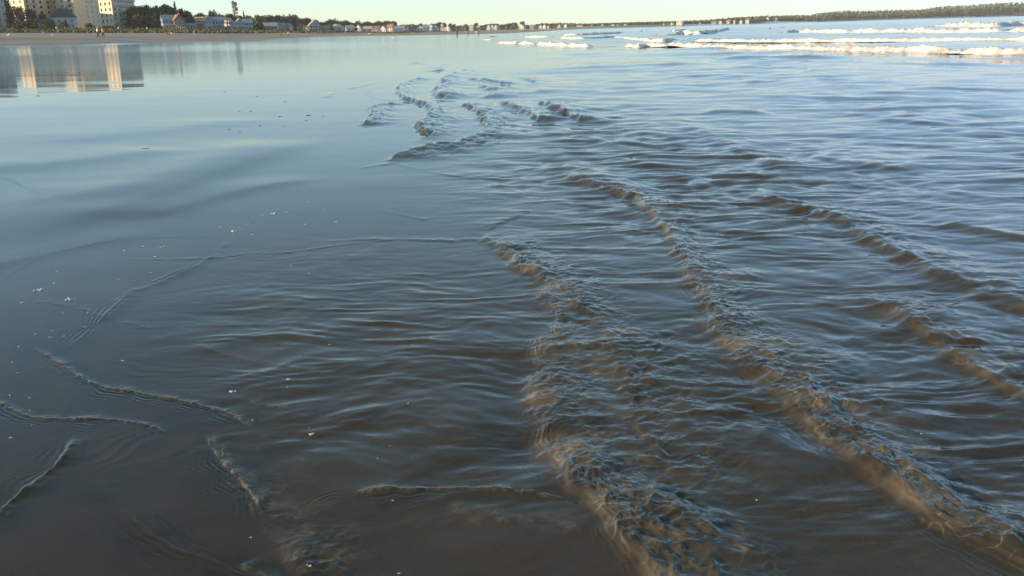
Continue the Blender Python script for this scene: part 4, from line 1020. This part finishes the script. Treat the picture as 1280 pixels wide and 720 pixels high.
breaker('lone whitecap before the far wood', [(799, 39.2), (801, 39.2), (803.5, 38.8)], 1.6, 1., 15, taper=.3)
breaker('small whitecap left of a faint foam streak', [(959, 36.3), (961.5, 36.4), (964.5, 36)], 1.8, 1., 16, taper=.3)
breaker('faint foam streak right of the small whitecap', [(971, 36.2), (977, 35.6), (982.5, 34.8)], 1.6, .8, 17, taper=.3)
breaker('low foam patch at the shallow left end of the surf', [(610, 46.4), (616, 46), (622, 45.6)], 1.4, .9, 18, taper=.3)
breaker('second low foam patch in the shallow end of the surf', [(602, 49.8), (612, 50), (622, 49.6)], 1.4, .8, 19, taper=.3)

# ------------------------------------------------------------------ bubbles and scraps on the wet sand
z3 = lambda L: [(a / 3, 300 + b / 3) for a, b in L]
SP = z3([(150, 187), (262, 222), (85, 235), (203, 162), (213, 118), (237, 275), (197, 340), (185, 365), (72, 399), (45, 458), (65, 497), (38, 582), (110, 592), (120, 695), (535, 25), (610, 27), (465, 40), (580, 62), (565, 122), (445, 147), (460, 452), (870, 568), (1085, 522), (1078, 553), (945, 675), (1160, 703), (1090, 97), (1157, 125), (330, 272), (315, 325), (135, 352), (240, 360), (110, 638), (1235, 392)])
SP += [(a / 3, 480 + b / 3) for a, b in [(37, 202), (1172, 187), (1133, 282), (942, 575), (1162, 682)]]
SP += [(a / 2.4, 40 + b / 2.4) for a, b in [(738, 578), (488, 645), (430, 643), (372, 655), (757, 608), (760, 556), (785, 550), (862, 541), (925, 510), (972, 533), (915, 577), (660, 585), (698, 598), (820, 545)]]
SP += [(400 + a / 2.909, 480 + b / 2.909) for a, b in [(320, 70), (255, 225), (210, 270), (288, 688), (265, 423)]] + [(604, 464), (420, 277), (946, 625), (1152, 542)]
BIG = {0: ('biggest clump of white bubbles on the wet sand at the left', 14), 1: ('round bubble clump sitting inside a faint ripple ring', 14), 2: ('bubble clump at the left edge below the biggest one', 10), 21: ('pair of shiny bubbles with a small ripple beside it', 11), 22: ('white bubble fleck on the ruffled water right of the shiny pair', 9), 35: ('bubble clump near the right end of the thin curved line', 10), 38: ('round bubble by the bottom edge, in the small choppy patch', 9), 52: ('single bright bubble at the bottom edge below the front ripple', 13), 51: ('oval bubble beside the round ripple ring', 14), 40: ('bubble clump farther up the flat below the dark bands', 9)}
def bub_mat():
    m, N, L, p = new_mat('bubble_foam')
    p.inputs['Base Color'].default_value = (.45, .44, .40, 1); p.inputs['Roughness'].default_value = .25; p.inputs['Alpha'].default_value = .9
    return m
M_BUB = bub_mat()
for i, (px, py) in enumerate(SP):
    c = on_level(px, py, .0); zz = water_z(c.x, c.y); c = on_level(px, py, zz)
    lb, wpx = BIG.get(i, (None, rng.uniform(3, 5.5)))
    sl = math.sqrt(c.x ** 2 + c.y ** 2 + EYE ** 2); w_ = wpx * .8 * sl / FOC
    m = MB(); k = rng.randint(6, 13)
    for q in range(k):
        a = rng.uniform(0, 6.28); d = abs(rng.gauss(0, .25)) * w_; b = w_ * rng.uniform(.07, .2) * (1.2 - d / w_)
        m.ball((math.cos(a) * d * 1.3, math.sin(a) * d, -b * .15), b, b, b * .85, 8, 4, zmin=-.3)
    o = m.build('foam_bubbles', M_BUB, None, True); o.location = c
    tag(o, lb or 'tiny scattered fleck of white bubbles on the wet sand', 'foam', 'bubbles on the wet sand')
WD = [(200 + a / 5.33, 50 + b / 5.33) for a, b in [(430, 345), (645, 375), (530, 475), (605, 475), (660, 537), (800, 511), (990, 503), (977, 535), (1090, 509), (460, 595), (710, 640), (665, 570), (825, 575), (830, 412), (62, 78), (582, 55), (170, 162)]] + [(115, 92), (48, 119), (156, 80), (300, 165), (318, 152)]
WLAB = {6: 'longest dark strand of seaweed on the wet flat', 7: 'dark seaweed scrap just below the longest strand', 5: 'flat dark seaweed scrap left of the longest strand', 17: 'dark lump in the reflection of the wide cream tower'}
WM = colour('seaweed', (.045, .040, .028), .4)
for i, (px, py) in enumerate(WD):
    c = on_level(px, py, 0.); zz = water_z(c.x, c.y); c = on_level(px, py, zz)
    sl = math.hypot(c.x, c.y); w_ = (7 if i == 6 else 5 if i in WLAB else rng.uniform(2, 3.5)) * .9 * sl / FOC
    m = MB()
    for q in range(5): m.ball((rng.uniform(-.4, .4) * w_, rng.uniform(-.5, .5) * w_, -.002), w_ * rng.uniform(.12, .3), w_ * rng.uniform(.2, .5), .004 + w_ * .05, 7, 3, zmin=-.3)
    o = m.build('seaweed_scrap', WM, None, True); o.location = c
    tag(o, WLAB.get(i, 'small dark scrap of seaweed on the wet flat'), 'seaweed', 'seaweed scraps on the flat')

# ------------------------------------------------------------------ the air
hm = bpy.data.materials.new('haze'); hm.use_nodes = True
hn = hm.node_tree.nodes; hn.remove(hn['Principled BSDF'])
pv = hn.new('ShaderNodeVolumePrincipled'); pv.inputs['Density'].default_value = .00008; pv.inputs['Color'].default_value = (1, .98, .94, 1); pv.inputs['Anisotropy'].default_value = 0
hm.node_tree.links.new(pv.outputs[0], hn['Material Output'].inputs['Volume'])
hz = MB().box(-3500, 3500, -3500, 3500, -9, 75).build('haze', hm); tag(hz, 'thin pale haze over the bay', kind='stuff')
# ------------------------------------------------------------------ light
def set_world():
    w = bpy.data.worlds.new('World'); SC.world = w; w.use_nodes = True
    N = w.node_tree.nodes; L = w.node_tree.links
    bg = N['Background']
    sky = N.new('ShaderNodeTexSky'); sky.sky_type = 'NISHITA'; sky.sun_disc = False
    sky.sun_elevation = SUN_EL; sky.sun_rotation = SUN_AZ
    sky.air_density = 1.0; sky.dust_density = 0.1; sky.ozone_density = 3.5; sky.altitude = 0
    tint = N.new('ShaderNodeMix'); tint.data_type = 'RGBA'; tint.blend_type = 'MULTIPLY'
    tint.inputs[0].default_value = 1.0; tint.inputs[7].default_value = (.985, 1.02, .475, 1)
    sp = N.new('ShaderNodeSeparateColor'); cb = N.new('ShaderNodeCombineColor'); L.new(sky.outputs[0], sp.inputs[0])
    for ch, g, k in zip(('Red', 'Green', 'Blue'), (1.0, 1.2, 1.4), (4, 4, 18)):          # soft shoulder on the brightest sky
        g_ = N.new('ShaderNodeMath'); g_.operation = 'POWER'; g_.inputs[1].default_value = g
        d_ = N.new('ShaderNodeMath'); d_.operation = 'MULTIPLY_ADD'; d_.inputs[1].default_value = 1 / k; d_.inputs[2].default_value = 1
        q = N.new('ShaderNodeMath'); q.operation = 'DIVIDE'
        L.new(sp.outputs[ch], g_.inputs[0]); L.new(g_.outputs[0], d_.inputs[0]); L.new(g_.outputs[0], q.inputs[0]); L.new(d_.outputs[0], q.inputs[1]); L.new(q.outputs[0], cb.inputs[ch])
    L.new(cb.outputs[0], tint.inputs[6]); L.new(tint.outputs[2], bg.inputs['Color'])
    bg.inputs['Strength'].default_value = SKY_STRENGTH
SUN_EL = R(15); SUN_AZ = R(180 + 70)      # low on the photographer's left, clockwise from +Y
SKY_STRENGTH = .15
set_world()
ld = bpy.data.lights.new('sun', 'SUN'); ld.energy = 3.0; ld.angle = R(.5); ld.cycles.is_caustics_light = True; water.cycles.is_caustics_caster = True; sand.cycles.is_caustics_receiver = True; ld.color = (1.0, .75, .47)
lo = bpy.data.objects.new('sun', ld); COL.objects.link(lo)
to_sun = Vector((math.sin(SUN_AZ) * math.cos(SUN_EL), math.cos(SUN_AZ) * math.cos(SUN_EL), math.sin(SUN_EL)))
lo.rotation_euler = to_sun.to_track_quat('Z', 'Y').to_euler(); lo.location = to_sun * 50
SC.view_settings.view_transform = 'Standard'; SC.view_settings.look = 'None'
SC.view_settings.gamma = 1; SC.view_settings.exposure = 1.5; SC.view_settings.use_curve_mapping = False
